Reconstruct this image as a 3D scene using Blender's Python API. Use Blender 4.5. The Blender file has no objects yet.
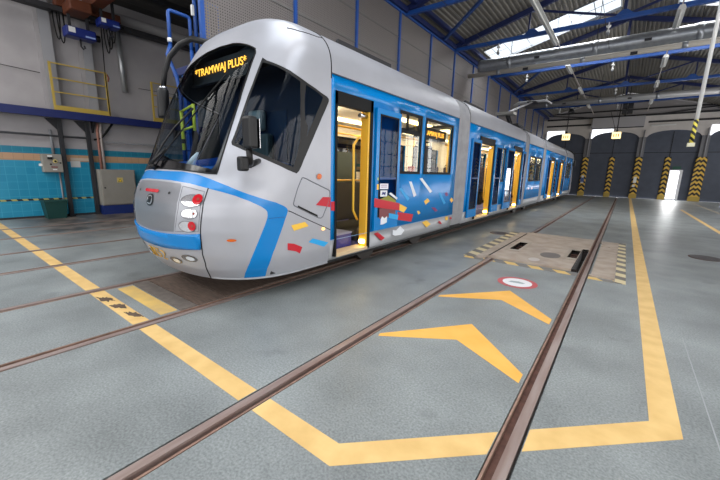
import bpy, bmesh, math, random
from mathutils import Vector, Matrix, noise
from mathutils.geometry import delaunay_2d_cdt
random.seed(7)
SC = bpy.context.scene
COL = SC.collection
PI = math.pi

# ------------------------------------------------------------------ materials
def lin(c):
    return tuple((x/12.92 if x <= .04045 else ((x+.055)/1.055)**2.4) for x in [v/255 for v in c])
MATS = {}
def M(name, rgb, rough=.5, metal=0, noise_scale=0, amt=0, bump=0, bscale=None, rgb2=None, emit=0, spec=.5, stretch=None):
    if name in MATS: return MATS[name]
    m = bpy.data.materials.new(name); m.use_nodes = True
    nt = m.node_tree; N = nt.nodes; L = nt.links
    b = N['Principled BSDF']
    c = lin(rgb)
    b.inputs['Base Color'].default_value = (*c, 1)
    b.inputs['Roughness'].default_value = rough
    b.inputs['Metallic'].default_value = metal
    b.inputs['Specular IOR Level'].default_value = spec
    if noise_scale:
        tc = N.new('ShaderNodeTexCoord'); mp = N.new('ShaderNodeMapping')
        if stretch: mp.inputs['Scale'].default_value = stretch
        L.new(tc.outputs['Object'], mp.inputs['Vector'])
        nz = N.new('ShaderNodeTexNoise'); nz.inputs['Scale'].default_value = noise_scale; nz.inputs['Detail'].default_value = 5
        L.new(mp.outputs[0], nz.inputs['Vector'])
        rp = N.new('ShaderNodeValToRGB')
        c2 = lin(rgb2) if rgb2 else tuple(min(1, x*(1+amt)) for x in c)
        c1 = tuple(x*(1-amt) for x in c) if not rgb2 else c
        rp.color_ramp.elements[0].position = .35; rp.color_ramp.elements[1].position = .65
        rp.color_ramp.elements[0].color = (*c1, 1); rp.color_ramp.elements[1].color = (*c2, 1)
        L.new(nz.outputs['Fac'], rp.inputs[0]); L.new(rp.outputs[0], b.inputs['Base Color'])
        if bump:
            bp = N.new('ShaderNodeBump'); bp.inputs['Strength'].default_value = bump; bp.inputs['Distance'].default_value = .01
            L.new(nz.outputs['Fac'], bp.inputs['Height']); L.new(bp.outputs[0], b.inputs['Normal'])
    if emit:
        b.inputs['Emission Color'].default_value = (*c, 1); b.inputs['Emission Strength'].default_value = emit
    MATS[name] = m
    return m

def glass(name, tint, ior=1.5, rough=.0):
    if name in MATS: return MATS[name]
    m = bpy.data.materials.new(name); m.use_nodes = True
    nt = m.node_tree; N = nt.nodes; L = nt.links; N.remove(N['Principled BSDF'])
    out = N['Material Output']
    tr = N.new('ShaderNodeBsdfTransparent'); tr.inputs[0].default_value = (*tint, 1)
    gl = N.new('ShaderNodeBsdfGlossy'); gl.inputs['Roughness'].default_value = rough
    fr = N.new('ShaderNodeFresnel')
    ge = N.new('ShaderNodeNewGeometry'); mr = N.new('ShaderNodeMapRange'); mr.inputs['To Min'].default_value = ior; mr.inputs['To Max'].default_value = 1/ior
    L.new(ge.outputs['Backfacing'], mr.inputs['Value']); L.new(mr.outputs[0], fr.inputs['IOR'])
    mx = N.new('ShaderNodeMixShader')
    L.new(fr.outputs[0], mx.inputs[0]); L.new(tr.outputs[0], mx.inputs[1]); L.new(gl.outputs[0], mx.inputs[2])
    L.new(mx.outputs[0], out.inputs[0]); MATS[name] = m
    return m

def math_node(nt, op, a, b=None, c=None):
    n = nt.nodes.new('ShaderNodeMath'); n.operation = op
    for i, v in enumerate((a, b, c)):
        if v is None: continue
        if isinstance(v, (int, float)): n.inputs[i].default_value = v
        else: nt.links.new(v, n.inputs[i])
    return n.outputs[0]

def stripe_mat(name, ca, cb, axis_expr, rough=.55):
    """two-colour stripes; axis_expr(nt, x, y, z) -> socket whose fraction <.5 selects ca"""
    if name in MATS: return MATS[name]
    m = bpy.data.materials.new(name); m.use_nodes = True
    nt = m.node_tree; N = nt.nodes; L = nt.links; b = N['Principled BSDF']; b.inputs['Roughness'].default_value = rough
    tc = N.new('ShaderNodeTexCoord'); sp = N.new('ShaderNodeSeparateXYZ'); L.new(tc.outputs['Object'], sp.inputs[0])
    e = axis_expr(nt, sp.outputs[0], sp.outputs[1], sp.outputs[2])
    f = math_node(nt, 'GREATER_THAN', math_node(nt, 'FRACT', e), .5)
    mx = N.new('ShaderNodeMix'); mx.data_type = 'RGBA'
    L.new(f, mx.inputs['Factor']); mx.inputs['A'].default_value = (*lin(ca), 1); mx.inputs['B'].default_value = (*lin(cb), 1)
    L.new(mx.outputs['Result'], b.inputs['Base Color']); MATS[name] = m
    return m

YEL, BLK = (222, 180, 72), (24, 23, 23)
haz_v = stripe_mat('hazard_chevron', YEL, BLK, lambda nt, x, y, z: math_node(nt, 'MULTIPLY_ADD', math_node(nt, 'ABSOLUTE', x), 2.6, math_node(nt, 'MULTIPLY', z, 3.1)))
haz_w = stripe_mat('hazard_double_chevron', YEL, BLK, lambda nt, x, y, z: math_node(nt, 'MULTIPLY_ADD', math_node(nt, 'ABSOLUTE', math_node(nt, 'SUBTRACT', math_node(nt, 'ABSOLUTE', x), .1)), 3.2, math_node(nt, 'MULTIPLY', z, 3.1)))
haz_tape = stripe_mat('hazard_tape', (170, 165, 95), (30, 32, 34), lambda nt, x, y, z: math_node(nt, 'MULTIPLY_ADD', z, 3.0, math_node(nt, 'MULTIPLY', y, 4.6)))
haz_floor = stripe_mat('hazard_floor', (205, 190, 150), (112, 106, 100), lambda nt, x, y, z: math_node(nt, 'MULTIPLY_ADD', x, 1.2, math_node(nt, 'MULTIPLY', y, 2.35)), .7)
haz_floor2 = stripe_mat('hazard_floor_front', (214, 180, 112), (120, 116, 112), lambda nt, x, y, z: math_node(nt, 'MULTIPLY_ADD', y, 1.6, math_node(nt, 'MULTIPLY', x, 2.6)), .7)
haz_pole = stripe_mat('hazard_pole', (205, 190, 70), (26, 26, 26), lambda nt, x, y, z: math_node(nt, 'MULTIPLY_ADD', x, 14.0, math_node(nt, 'MULTIPLY', z, 14)))

def floor_material():
    m = bpy.data.materials.new('speckled_grey_green_floor'); m.use_nodes = True
    nt = m.node_tree; N = nt.nodes; L = nt.links; b = N['Principled BSDF']
    tc = N.new('ShaderNodeTexCoord')
    def nz(scale, det=4):
        n = N.new('ShaderNodeTexNoise'); n.inputs['Scale'].default_value = scale; n.inputs['Detail'].default_value = det
        L.new(tc.outputs['Object'], n.inputs['Vector']); return n.outputs['Fac']
    def ramp(sock, p0, c0, p1, c1):
        r = N.new('ShaderNodeValToRGB'); e = r.color_ramp.elements
        e[0].position = p0; e[0].color = (*lin(c0), 1); e[1].position = p1; e[1].color = (*lin(c1), 1)
        L.new(sock, r.inputs[0]); return r.outputs[0]
    def mix(f, a, bb, mode='MIX'):
        x = N.new('ShaderNodeMix'); x.data_type = 'RGBA'; x.blend_type = mode
        if isinstance(f, float): x.inputs['Factor'].default_value = f
        else: L.new(f, x.inputs['Factor'])
        L.new(a, x.inputs['A']); L.new(bb, x.inputs['B']); return x.outputs['Result']
    fine = ramp(nz(70, 3), .3, (120, 126, 126), .7, (158, 162, 162))
    mid = ramp(nz(1.3, 5), .3, (205, 205, 205), .7, (255, 255, 255))
    base = mix(1.0, fine, mid, 'MULTIPLY')
    # old stains: brown oil by the far left wall, dark drips
    sp = N.new('ShaderNodeSeparateXYZ'); L.new(tc.outputs['Object'], sp.inputs[0])
    edge = N.new('ShaderNodeMapRange'); edge.inputs['From Min'].default_value = -7.9; edge.inputs['From Max'].default_value = -10.6
    wob = math_node(nt, 'MULTIPLY_ADD', nz(1.1, 4), 2.6, sp.outputs[0])
    wob = math_node(nt, 'SUBTRACT', wob, 1.3)
    L.new(wob, edge.inputs['Value'])
    ylim = N.new('ShaderNodeMapRange'); ylim.inputs['From Min'].default_value = 1.35; ylim.inputs['From Max'].default_value = 1.9
    L.new(sp.outputs[1], ylim.inputs['Value'])
    oil = math_node(nt, 'MULTIPLY', edge.outputs[0], ylim.outputs[0])
    oilc = ramp(nz(2.4, 5), .38, (44, 38, 36), .62, (112, 100, 92))
    base = mix(math_node(nt, 'MULTIPLY', oil, .9), base, oilc)
    dr = N.new('ShaderNodeMapRange'); dr.inputs['From Min'].default_value = .64; dr.inputs['From Max'].default_value = .74
    L.new(nz(2.0, 6), dr.inputs['Value'])
    drip = N.new('ShaderNodeRGB'); drip.outputs[0].default_value = (*lin((92, 94, 94)), 1)
    base = mix(math_node(nt, 'MULTIPLY', dr.outputs[0], .6), base, drip.outputs[0])
    L.new(base, b.inputs['Base Color'])
    rr = N.new('ShaderNodeMapRange'); rr.inputs['To Min'].default_value = .34; rr.inputs['To Max'].default_value = .5
    L.new(nz(3.0, 3), rr.inputs['Value']); L.new(rr.outputs[0], b.inputs['Roughness'])
    b.inputs['Specular IOR Level'].default_value = .5
    bp = N.new('ShaderNodeBump'); bp.inputs['Strength'].default_value = .25; bp.inputs['Distance'].default_value = .003
    L.new(nz(60, 2), bp.inputs['Height']); L.new(bp.outputs[0], b.inputs['Normal'])
    return m

def tile_material(name, ca, cb, grout, w=.2, h=.2):
    m = bpy.data.materials.new(name); m.use_nodes = True
    nt = m.node_tree; N = nt.nodes; L = nt.links; b = N['Principled BSDF']; b.inputs['Roughness'].default_value = .3
    tc = N.new('ShaderNodeTexCoord'); sp = N.new('ShaderNodeSeparateXYZ'); L.new(tc.outputs['Object'], sp.inputs[0])
    cm = N.new('ShaderNodeCombineXYZ'); L.new(sp.outputs[1], cm.inputs[0]); L.new(sp.outputs[2], cm.inputs[1])
    br = N.new('ShaderNodeTexBrick'); br.offset = 0; br.inputs['Scale'].default_value = 1
    br.inputs['Brick Width'].default_value = w; br.inputs['Row Height'].default_value = h
    br.inputs['Mortar Size'].default_value = .006; br.inputs['Mortar Smooth'].default_value = .1
    br.inputs['Color1'].default_value = (*lin(ca), 1); br.inputs['Color2'].default_value = (*lin(cb), 1); br.inputs['Mortar'].default_value = (*lin(grout), 1)
    L.new(cm.outputs[0], br.inputs['Vector']); L.new(br.outputs['Color'], b.inputs['Base Color'])
    return m

def mesh_material():
    """expanded metal: bars opaque, holes let one see through"""
    m = bpy.data.materials.new('expanded_metal'); m.use_nodes = True
    nt = m.node_tree; N = nt.nodes; L = nt.links; b = N['Principled BSDF']; out = N['Material Output']
    b.inputs['Base Color'].default_value = (*lin((128, 122, 120)), 1); b.inputs['Roughness'].default_value = .5; b.inputs['Metallic'].default_value = .3
    tc = N.new('ShaderNodeTexCoord'); sp = N.new('ShaderNodeSeparateXYZ'); L.new(tc.outputs['Object'], sp.inputs[0])
    def band(s, k, w):
        f = math_node(nt, 'FRACT', math_node(nt, 'MULTIPLY', s, k)); return math_node(nt, 'LESS_THAN', f, w)
    f = math_node(nt, 'MAXIMUM', band(sp.outputs[1], 22, .5), band(sp.outputs[2], 22, .5))
    t = N.new('ShaderNodeBsdfTransparent'); mx = N.new('ShaderNodeMixShader')
    L.new(f, mx.inputs[0]); L.new(t.outputs[0], mx.inputs[1]); L.new(b.outputs[0], mx.inputs[2]); L.new(mx.outputs[0], out.inputs[0])
    return m

blue_paint = M('tram_blue_paint', (0, 122, 194), .25, 0, spec=.45)
silver = M('tram_silver_paint', (168, 169, 176), .34, .2, 3, .03)
silver_dk = M('tram_front_mask_paint', (126, 127, 132), .4, .4, 40, .02)
skirt_m = M('tram_skirt_paint', (158, 160, 164), .42, .2, 2, .05)
black_rub = M('black_rubber', (11, 11, 12), .6, spec=.25)
black_pl = M('black_plastic', (19, 19, 21), .42, spec=.35)
dark_met = M('dark_underframe', (22, 22, 24), .7)
yellow_pl = M('yellow_rail_paint', (232, 180, 58), .35)
cream = M('cream_interior_panel', (214, 206, 188), .5)
grey_int = M('grey_interior_panel', (120, 124, 124), .5)
navy_floor = M('navy_interior_floor', (22, 30, 116), .5, 0, 40, .2)
seat_m = M('navy_seat_fabric', (30, 34, 52), .8, 0, 28, 0, rgb2=(72, 70, 96))
seat_grn = M('grey_green_shell', (78, 88, 82), .5)
dash_m = M('blue_grey_dashboard', (50, 96, 160), .45)
chrome = M('chrome', (200, 200, 204), .15, 1)
red_lens = M('red_lens', (190, 26, 38), .12)
amber_lens = M('amber_lens', (206, 96, 24), .15)
white_lens = M('clear_lens', (225, 228, 232), .08, .4)
warm_strip = M('warm_ceiling_light', (255, 226, 170), .5, emit=5)
led = M('amber_led', (255, 176, 60), .5, emit=1.6)
glass_ws = glass('windscreen_glass', (.60, .70, .76), 1.12)
glass_cab = glass('tinted_cab_glass', (.30, .40, .50), 1.24)
glass_side = glass('side_window_glass', (.86, .88, .86), 1.35)
rubber_bel = M('grey_bellows_fabric', (150, 150, 154), .6, 0, 5, .1)
decal_red = M('decal_red', (190, 24, 44), .35); decal_yel = M('decal_yellow', (246, 196, 72), .35)
decal_lbl = M('decal_light_blue', (36, 160, 222), .35); decal_wht = M('decal_white', (226, 230, 236), .35)
decal_oli = M('decal_olive', (134, 134, 44), .4); decal_mar = M('decal_maroon', (120, 60, 66), .4); decal_pur = M('decal_purple', (120, 32, 96), .4)
paint_yel = M('worn_yellow_floor_paint', (208, 170, 106), .6, 0, 5, 0, rgb2=(222, 186, 122))
paint_org = M('orange_floor_paint', (226, 168, 74), .6, 0, 4, 0, rgb2=(234, 178, 88))
paint_old = M('patchy_yellow_floor_paint', (224, 186, 100), .6, 0, 3.2, 0, rgb2=(190, 160, 104))
tar = M('dark_tar_patch', (84, 68, 56), .8, 0, 12, .3)
rail_head = M('rail_head_steel', (140, 118, 110), .4, .3, 18, 0, rgb2=(160, 144, 138), stretch=(1, .1, 1))
rail_rust = M('rail_rust', (92, 62, 52), .8, 0, 14, .25)
rail_lip = M('rail_lip_rust', (140, 112, 98), .6, .2, 14, .2)
plate_m = M('worn_steel_cover', (158, 142, 128), .6, .1, 4, 0, rgb2=(178, 164, 150))
plate_dk = M('dark_steel_cover', (112, 104, 98), .6, .2, 12, .15)
hole_m = M('pit_dark', (30, 22, 20), .9)
wood_m = M('brown_cover_boards', (96, 80, 70), .75, 0, 6, .25, stretch=(1, 6, 1))
wall_w = M('grey_white_wall_paint', (164, 160, 162), .8, 0, 1.5, .07)
wall_dk = M('gable_sheet', (150, 146, 147), .8, 0, 1.2, .06)
arch_w = M('arch_wall_plaster', (204, 198, 194), .85, 0, 1.8, .06)
door_dk = M('slate_door', (72, 78, 92), .6, 0, 2.5, .08)
tile_teal = tile_material('teal_tiles', (26, 132, 168), (40, 142, 176), (62, 156, 186))
tile_teal2 = tile_material('dark_teal_tiles', (22, 112, 140), (30, 120, 146), (50, 140, 160))
tile_beige = tile_material('beige_tiles', (186, 150, 118), (178, 142, 110), (160, 130, 104))
steel_blue = M('blue_structural_paint', (30, 76, 150), .42, 0, 6, .1)
steel_navy = M('navy_structural_paint', (22, 36, 86), .5, 0, 6, .1)
beam_blue = M('dark_blue_beam_paint', (16, 30, 90), .5)
steel_dark = M('dark_steel', (34, 34, 38), .6)
roof_m = M('trapezoidal_roof_sheet', (124, 120, 112), .55, .1, 2, .05)
roof_dk = M('side_bay_roof_sheet', (70, 68, 66), .7)
galv = M('galvanised_duct', (150, 154, 160), .35, .6, 9, .1)
duct_w = M('pale_duct', (188, 182, 172), .5)
grey_box = M('grey_enclosure', (142, 138, 130), .5, 0, 3, .04)
blue_plinth = M('blue_plinth', (18, 40, 104), .5)
green_bin = M('dark_green_plastic', (14, 62, 58), .5)
orange_st = M('crane_orange_paint', (92, 46, 24), .5, 0, 4, .15)
hoist_blue = M('hoist_blue_paint', (18, 36, 110), .4)
white_m = M('white_plastic', (226, 226, 224), .4)
yel_rail = M('dull_yellow_railing', (178, 152, 66), .5)
lamp_glow = M('pale_yellow_lit_panel', (255, 226, 160), .5, emit=1.1)
arch_glow = M('arch_wall_glow', (236, 242, 250), .4, emit=1.3)
bright_pane = M('overexposed_daylight', (250, 250, 255), .4, emit=2.2)
tube_m = M('white_lamp_housing', (214, 214, 212), .45)
concrete = M('pale_concrete', (150, 148, 146), .8, 0, 3, .08)
mesh_m = mesh_material()
floor_m = floor_material()
skyl_m = glass('skylight_glass', (.92, .96, 1.0), 1.2)

# ------------------------------------------------------------------ mesh helpers
class MB:
    """collects shapes in world coordinates; build() links them as ONE mesh object"""
    def __init__(self): self.v = []; self.f = []; self.m = []; self.s = []; self.mi = 0; self.sm = False
    def add(self, vs, fs):
        k = len(self.v); self.v += [Vector(p) for p in vs]
        for f in fs: self.f.append([i+k for i in f]); self.m.append(self.mi); self.s.append(self.sm)
        return self
    def box(self, a, b):
        (x0, y0, z0), (x1, y1, z1) = a, b
        return self.add([(x0,y0,z0),(x1,y0,z0),(x1,y1,z0),(x0,y1,z0),(x0,y0,z1),(x1,y0,z1),(x1,y1,z1),(x0,y1,z1)],
                        [(0,3,2,1),(4,5,6,7),(0,1,5,4),(1,2,6,5),(2,3,7,6),(3,0,4,7)])
    def bar(self, p, q, w, h=None, up=(0, 0, 1)):
        h = h or w; p = Vector(p); q = Vector(q); d = (q-p).normalized(); u = Vector(up)
        if abs(d.dot(u)) > .95: u = Vector((0, 1, 0)) if abs(d.y) < .9 else Vector((1, 0, 0))
        r = d.cross(u).normalized(); u = r.cross(d)
        vs = [c + r*(sx*w/2) + u*(sz*h/2) for c in (p, q) for sx, sz in ((-1,-1),(1,-1),(1,1),(-1,1))]
        return self.add(vs, [(0,1,2,3),(7,6,5,4),(0,4,5,1),(1,5,6,2),(2,6,7,3),(3,7,4,0)])
    def tube(self, pts, r, n=10, caps=True, radii=None):
        pts = [Vector(p) for p in pts]; rings = []; prev = None
        for i, p in enumerate(pts):
            d = (pts[min(i+1, len(pts)-1)] - pts[max(i-1, 0)]).normalized()
            if prev is None:
                u = Vector((0, 0, 1)) if abs(d.z) < .9 else Vector((1, 0, 0))
                a = d.cross(u).normalized()
            else: a = (prev - d*prev.dot(d)).normalized()
            prev = a; b = d.cross(a); rr = radii[i] if radii else r
            rings.append([p + (a*math.cos(t*2*PI/n) + b*math.sin(t*2*PI/n))*rr for t in range(n)])
        vs = [p for g in rings for p in g]; fs = []
        for i in range(len(rings)-1):
            for t in range(n): fs.append((i*n+t, i*n+(t+1) % n, (i+1)*n+(t+1) % n, (i+1)*n+t))
        old = self.sm; self.sm = True; k = len(self.v); self.add(vs, fs); self.sm = old
        if caps:
            self.f.append([k+t for t in range(n)][::-1]); self.m.append(self.mi); self.s.append(False)
            self.f.append([k+(len(rings)-1)*n+t for t in range(n)]); self.m.append(self.mi); self.s.append(False)
        return self
    def disc(self, c, nrm, r, n=24, ry=None, t=.004):
        """thin elliptical puck"""
        c = Vector(c); nrm = Vector(nrm).normalized(); u = Vector((0, 0, 1)) if abs(nrm.z) < .9 else Vector((0, 1, 0))
        a = nrm.cross(u).normalized(); b = a.cross(nrm); ry = ry or r
        vs = [c + a*math.cos(i*2*PI/n)*r + b*math.sin(i*2*PI/n)*ry for i in range(n)]
        vs += [p + nrm*t for p in vs]
        return self.add(vs, [list(range(n))[::-1], list(range(n, 2*n))] + [(i, (i+1) % n, n+(i+1) % n, n+i) for i in range(n)])
    def prism(self, poly, ext):
        """closed polygon (3D points) extruded by vector ext"""
        n = len(poly); e = Vector(ext); vs = [Vector(p) for p in poly]; vs += [p+e for p in vs]
        return self.add(vs, [list(range(n))[::-1], list(range(n, 2*n))] + [(i, (i+1) % n, n+(i+1) % n, n+i) for i in range(n)])
    def build(self, name, mats, parent=None, bevel=0, kind=None, label=None, normals=None, fix=True):
        if not isinstance(mats, (list, tuple)): mats = [mats]
        org = world_loc(parent) if parent else Vector((0, 0, 0))
        me = bpy.data.meshes.new(name)
        me.from_pydata([p-org for p in self.v], [], self.f)
        for m in mats: me.materials.append(m)
        me.polygons.foreach_set('material_index', self.m); me.polygons.foreach_set('use_smooth', self.s)
        me.update()
        if fix:
            bm = bmesh.new(); bm.from_mesh(me); bmesh.ops.recalc_face_normals(bm, faces=bm.faces); bm.to_mesh(me); bm.free()
        if normals: me.normals_split_custom_set_from_vertices(normals)
        o = bpy.data.objects.new(name, me); COL.objects.link(o)
        if parent: o.parent = parent
        if bevel:
            b = o.modifiers.new('bevel', 'BEVEL'); b.width = bevel; b.segments = 2; b.limit_method = 'ANGLE'; b.angle_limit = .7
        if kind: o['kind'] = kind
        if label: o['label'] = label
        return o
def world_loc(o):
    p = Vector((0, 0, 0))
    while o: p += o.location; o = o.parent
    return p
def thing(name, label, cat, loc, group=None):
    o = bpy.data.objects.new(name, None); COL.objects.link(o); o.location = loc; o.empty_display_size = .1
    o['label'] = label; o['category'] = cat
    if group: o['group'] = group
    return o
def tag(o, label, cat, group=None):
    o['label'] = label; o['category'] = cat
    if group: o['group'] = group
    return o
def recentre(o):
    """put a one-mesh thing's origin at the base of its bounding box"""
    vs = [v.co for v in o.data.vertices]
    c = Vector(((min(v.x for v in vs)+max(v.x for v in vs))/2, (min(v.y for v in vs)+max(v.y for v in vs))/2, min(v.z for v in vs)))
    o.data.transform(Matrix.Translation(-c)); o.location = c
    return o
def struct(mb, name, mats, **k): return mb.build(name, mats, kind='structure', **k)
def lettering(name, body, size, mat, parent, loc, rot, ext=.004, align='CENTER', sx=1.0, label=None):
    cu = bpy.data.curves.new(name, 'FONT'); cu.body = body; cu.size = size; cu.extrude = ext; cu.align_x = align; cu.align_y = 'CENTER'
    cu.materials.append(mat); cu.offset = 0
    tmp = bpy.data.objects.new(name, cu); COL.objects.link(tmp)
    me = bpy.data.meshes.new_from_object(tmp.evaluated_get(bpy.context.evaluated_depsgraph_get())); bpy.data.objects.remove(tmp)
    me.materials.clear(); me.materials.append(mat)
    o = bpy.data.objects.new(name, me); COL.objects.link(o); o.parent = parent
    o.location = Vector(loc) - (world_loc(parent) if parent else Vector()); o.rotation_euler = rot; o.scale.x = sx
    if label: o['label'] = label
    return o
def copy_tree(o, parent=None):
    c = o.copy(); COL.objects.link(c)
    if parent: c.parent = parent
    for ch in list(o.children): copy_tree(ch, c)
    return c

# ------------------------------------------------------------------ camera
H = 1.52
cam = bpy.data.cameras.new('camera'); cam.sensor_width = 36; cam.lens = 341.2126*36/720; cam.clip_start = .02; cam.clip_end = 300
co = bpy.data.objects.new('camera', cam); COL.objects.link(co)
R = ((0.7933806885807344, 0.6082202748063545, 0.024802828500841), (-0.13993194145218807, 0.1425740534062047, 0.9798426868925163), (-0.5924239484934594, 0.7808589735732101, -0.19822494454939765))
co.matrix_world = Matrix(((R[0][0], R[1][0], -R[2][0], 0), (R[0][1], R[1][1], -R[2][1], 0), (R[0][2], R[1][2], -R[2][2], H), (0, 0, 0, 1)))
SC.camera = co

# ------------------------------------------------------------------ floor with slots for the rails
TRACKS = [-10.43, -7.37, -4.25, -1.045]; HG = .7175
rails = []
for t in TRACKS: rails += [(t-HG, -1), (t+HG, 1)]      # gauge edge, outward direction
XL, XR, YB, YF = -13.05, 8.6, -8.0, 33.6
fl = MB()
slots = []
for g, s in sorted(rails): slots.append((g-.075, g+.065) if s < 0 else (g-.065, g+.075))
x = XL
def strip(x0, x1, holes=()):
    ys = sorted({YB, YF} | {h for a in holes for h in a[2:]}); xs = sorted({x0, x1} | {h for a in holes for h in a[:2]})
    for i in range(len(xs)-1):
        for j in range(len(ys)-1):
            cx, cy = (xs[i]+xs[i+1])/2, (ys[j]+ys[j+1])/2
            if any(a[0] < cx < a[1] and a[2] < cy < a[3] for a in holes): continue
            fl.add([(xs[i],ys[j],0),(xs[i+1],ys[j],0),(xs[i+1],ys[j+1],0),(xs[i],ys[j+1],0)], [(0,1,2,3)])
HOLES = [(-1.675, -1.51, 7.26, 8.14), (-.66, -.51, 7.24, 8.04)]
for a, b in slots:
    strip(x, a, [h for h in HOLES+[(-.495, -.397, 6.36, 8.3)] if x < h[0] < a]); x = b
    fl.add([(a,YB,0),(a,YF,0),(a,YF,-.07),(a,YB,-.07)], [(0,1,2,3)]); fl.add([(b,YB,0),(b,YF,0),(b,YF,-.07),(b,YB,-.07)], [(3,2,1,0)])
    fl.add([(a,YB,-.07),(b,YB,-.07),(b,YF,-.07),(a,YF,-.07)], [(0,1,2,3)])
strip(x, XR)
floor = struct(fl, 'floor', floor_m, fix=False)

names = {0: 'farthest left track beside the tiled wall, wall side', 1: 'farthest left track beside the tiled wall, tram side',
         2: 'empty track just left of the tram, wall side', 3: 'empty track just left of the tram, tram side',
         4: 'tram track, the rail on the wall side', 5: 'tram track, the rail nearest the camera',
         6: 'empty foreground track, rail nearer the tram', 7: 'empty foreground track, rail beside the yellow line'}
for i, (g, s) in enumerate(rails):
    root = thing('tram_rail', 'rusty grooved rail of the ' + names[i], 'rail', (g, 12, -.06), 'rails sunk in the hall floor')
    def b3(x0, x1, z0, z1): return MB().box((min(g+s*x0, g+s*x1), YB, z0), (max(g+s*x0, g+s*x1), YF, z1))
    b3(0, .058, -.06, .003).build('rail_head', rail_head, root)
    b3(-.044, 0, -.06, -.034).build('groove', rail_rust, root)
    b3(-.058, -.044, -.06, .001).build('groove_lip', rail_lip, root)

# painted marks are parts of the floor
def flat(name, poly, mat, z=.0015, label=None):
    return MB().prism([(px, py, z-.0013) for px, py in poly], (0, 0, .0013)).build(name, mat, floor, label=label)
gaps = [(a-.004, b+.004) for a, b in slots]
def cut_x(poly_fn, x0, x1, name, mat, label=None):
    """strip running along X, broken at the rails, one part"""
    mb = MB(); xs = [x0]
    for a, b in gaps:
        if x0 < a < x1: xs += [a, b]
    xs.append(x1)
    for i in range(0, len(xs), 2):
        lo, hi = poly_fn(xs[i]), poly_fn(xs[i+1])
        mb.prism([(xs[i], lo[0], .0002), (xs[i+1], hi[0], .0002), (xs[i+1], hi[1], .0002), (xs[i], lo[1], .0002)], (0, 0, .0013))
    return mb.build(name, mat, floor, label=label)
flat('painted_line', [(.335, 2.66), (.49, 2.59), (.545, YF), (.40, YF)], paint_yel, label='long yellow line along the right side of the foreground track')
def cham(x):
    t = (x+1.02)/(.49+1.02); u = (x+1.08)/(.335+1.08)
    return (1.13+t*(2.59-1.13), 1.275+u*(2.66-1.275))
cut_x(cham, -1.02, .335, 'painted_line', paint_yel, 'yellow line slanting across the foreground track')
flat('painted_line', [(.335, 2.44), (.49, 2.59), (.335, 2.66)], paint_yel, .0014)
flat('painted_line', [(-1.08, 1.13), (-1.02, 1.13), (-1.02, 1.334), (-1.08, 1.275)], paint_yel)
cut_x(lambda x: (1.13, 1.275), XL+.02, -1.08, 'painted_line', paint_yel, 'yellow line running across all the tracks to the tiled wall')
for k_, px in enumerate((-4.56, -4.22, -3.86)):
    rr = [random.uniform(.55, 1.25) for _ in range(22)]
    flat('tar_patch', [(px+.02*math.sin(3*t)+.15*rr[i]*math.cos(t)*(1 if k_ != 1 else .8), min(1.272, max(1.135, 1.21+.02*k_-.02+(.055 if k_ != 2 else .035)*rr[i]*math.sin(t)+.03*math.cos(t)))) for i, t in enumerate([i*2*PI/22 for i in range(22)])], tar, .003, 'dark worn patch on the yellow line')
flat('painted_line', [(-4.85, 1.40), (-3.64, 1.40), (-3.64, 1.57), (-4.85, 1.57)], paint_old, .0016, label='short worn yellow strip between the tram rails')
flat('painted_line', [(2.36, 13.4), (2.48, 13.4), (2.50, 23.6), (2.38, 23.6)], paint_yel, label='yellow line on the right half of the floor')
flat('painted_line', [(3.6, 18.0), (3.72, 18.0), (3.72, 30.5), (3.6, 30.5)], M('faded_line', (168, 158, 140), .7), label='faded line at the far right edge')
flat('painted_arrow', [(-1.66, 2.545), (-1.05, 3.33), (-.42, 2.69), (-.42, 2.55), (-1.04, 2.9), (-1.645, 2.49)], paint_org, label='nearer orange chevron arrow between the rails')
flat('painted_arrow', [(-1.665, 3.90), (-1.02, 4.69), (-.42, 4.01), (-.42, 3.85), (-1.01, 4.25), (-1.66, 3.84)], paint_org, label='farther orange chevron arrow between the rails')
ring = [( -1.03+.265*math.cos(i*PI/16), 5.13+.27*math.sin(i*PI/16)) for i in range(32)]
flat('painted_prohibition_sign', ring, M('floor_sign_red', (186, 84, 88), .6), .0022, 'round white floor sign with a red rim')
sgn = bpy.data.objects['painted_prohibition_sign']
MB().prism([(-1.03+.195*math.cos(i*PI/16), 5.13+.20*math.sin(i*PI/16), .0022) for i in range(32)], (0, 0, .001)).build('sign_face', M('floor_sign_white', (222, 222, 224), .6), sgn)
g_ = MB(); gm = M('floor_sign_grey', (150, 160, 162), .6)
g_.prism([(-1.14, 5.08, .0032), (-.95, 5.10, .0032), (-.93, 5.15, .0032), (-1.02, 5.19, .0032), (-1.12, 5.16, .0032)], (0, 0, .0006)); g_.build('sign_symbol', gm, sgn)
flat('floor_crack', [(.645, 2.6), (.652, 2.6), (.662, 4.4), (.655, 4.4)], M('crack_pale', (158, 160, 162), .7))

# cover boards between the tram rails
cb = thing('inspection_pit_cover', 'brown board cover of the inspection pit between the tram rails', 'pit cover', (-4.25, 3, 0))
y = 1.585
for k, w in enumerate([.19, .36, .5, .6, .6, .6, .6, .6]):
    MB().box((-4.90, y, .0005), (-3.60, y+w-.012, .012)).build('cover_board', wood_m if k else plate_dk, cb); y += w

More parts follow.
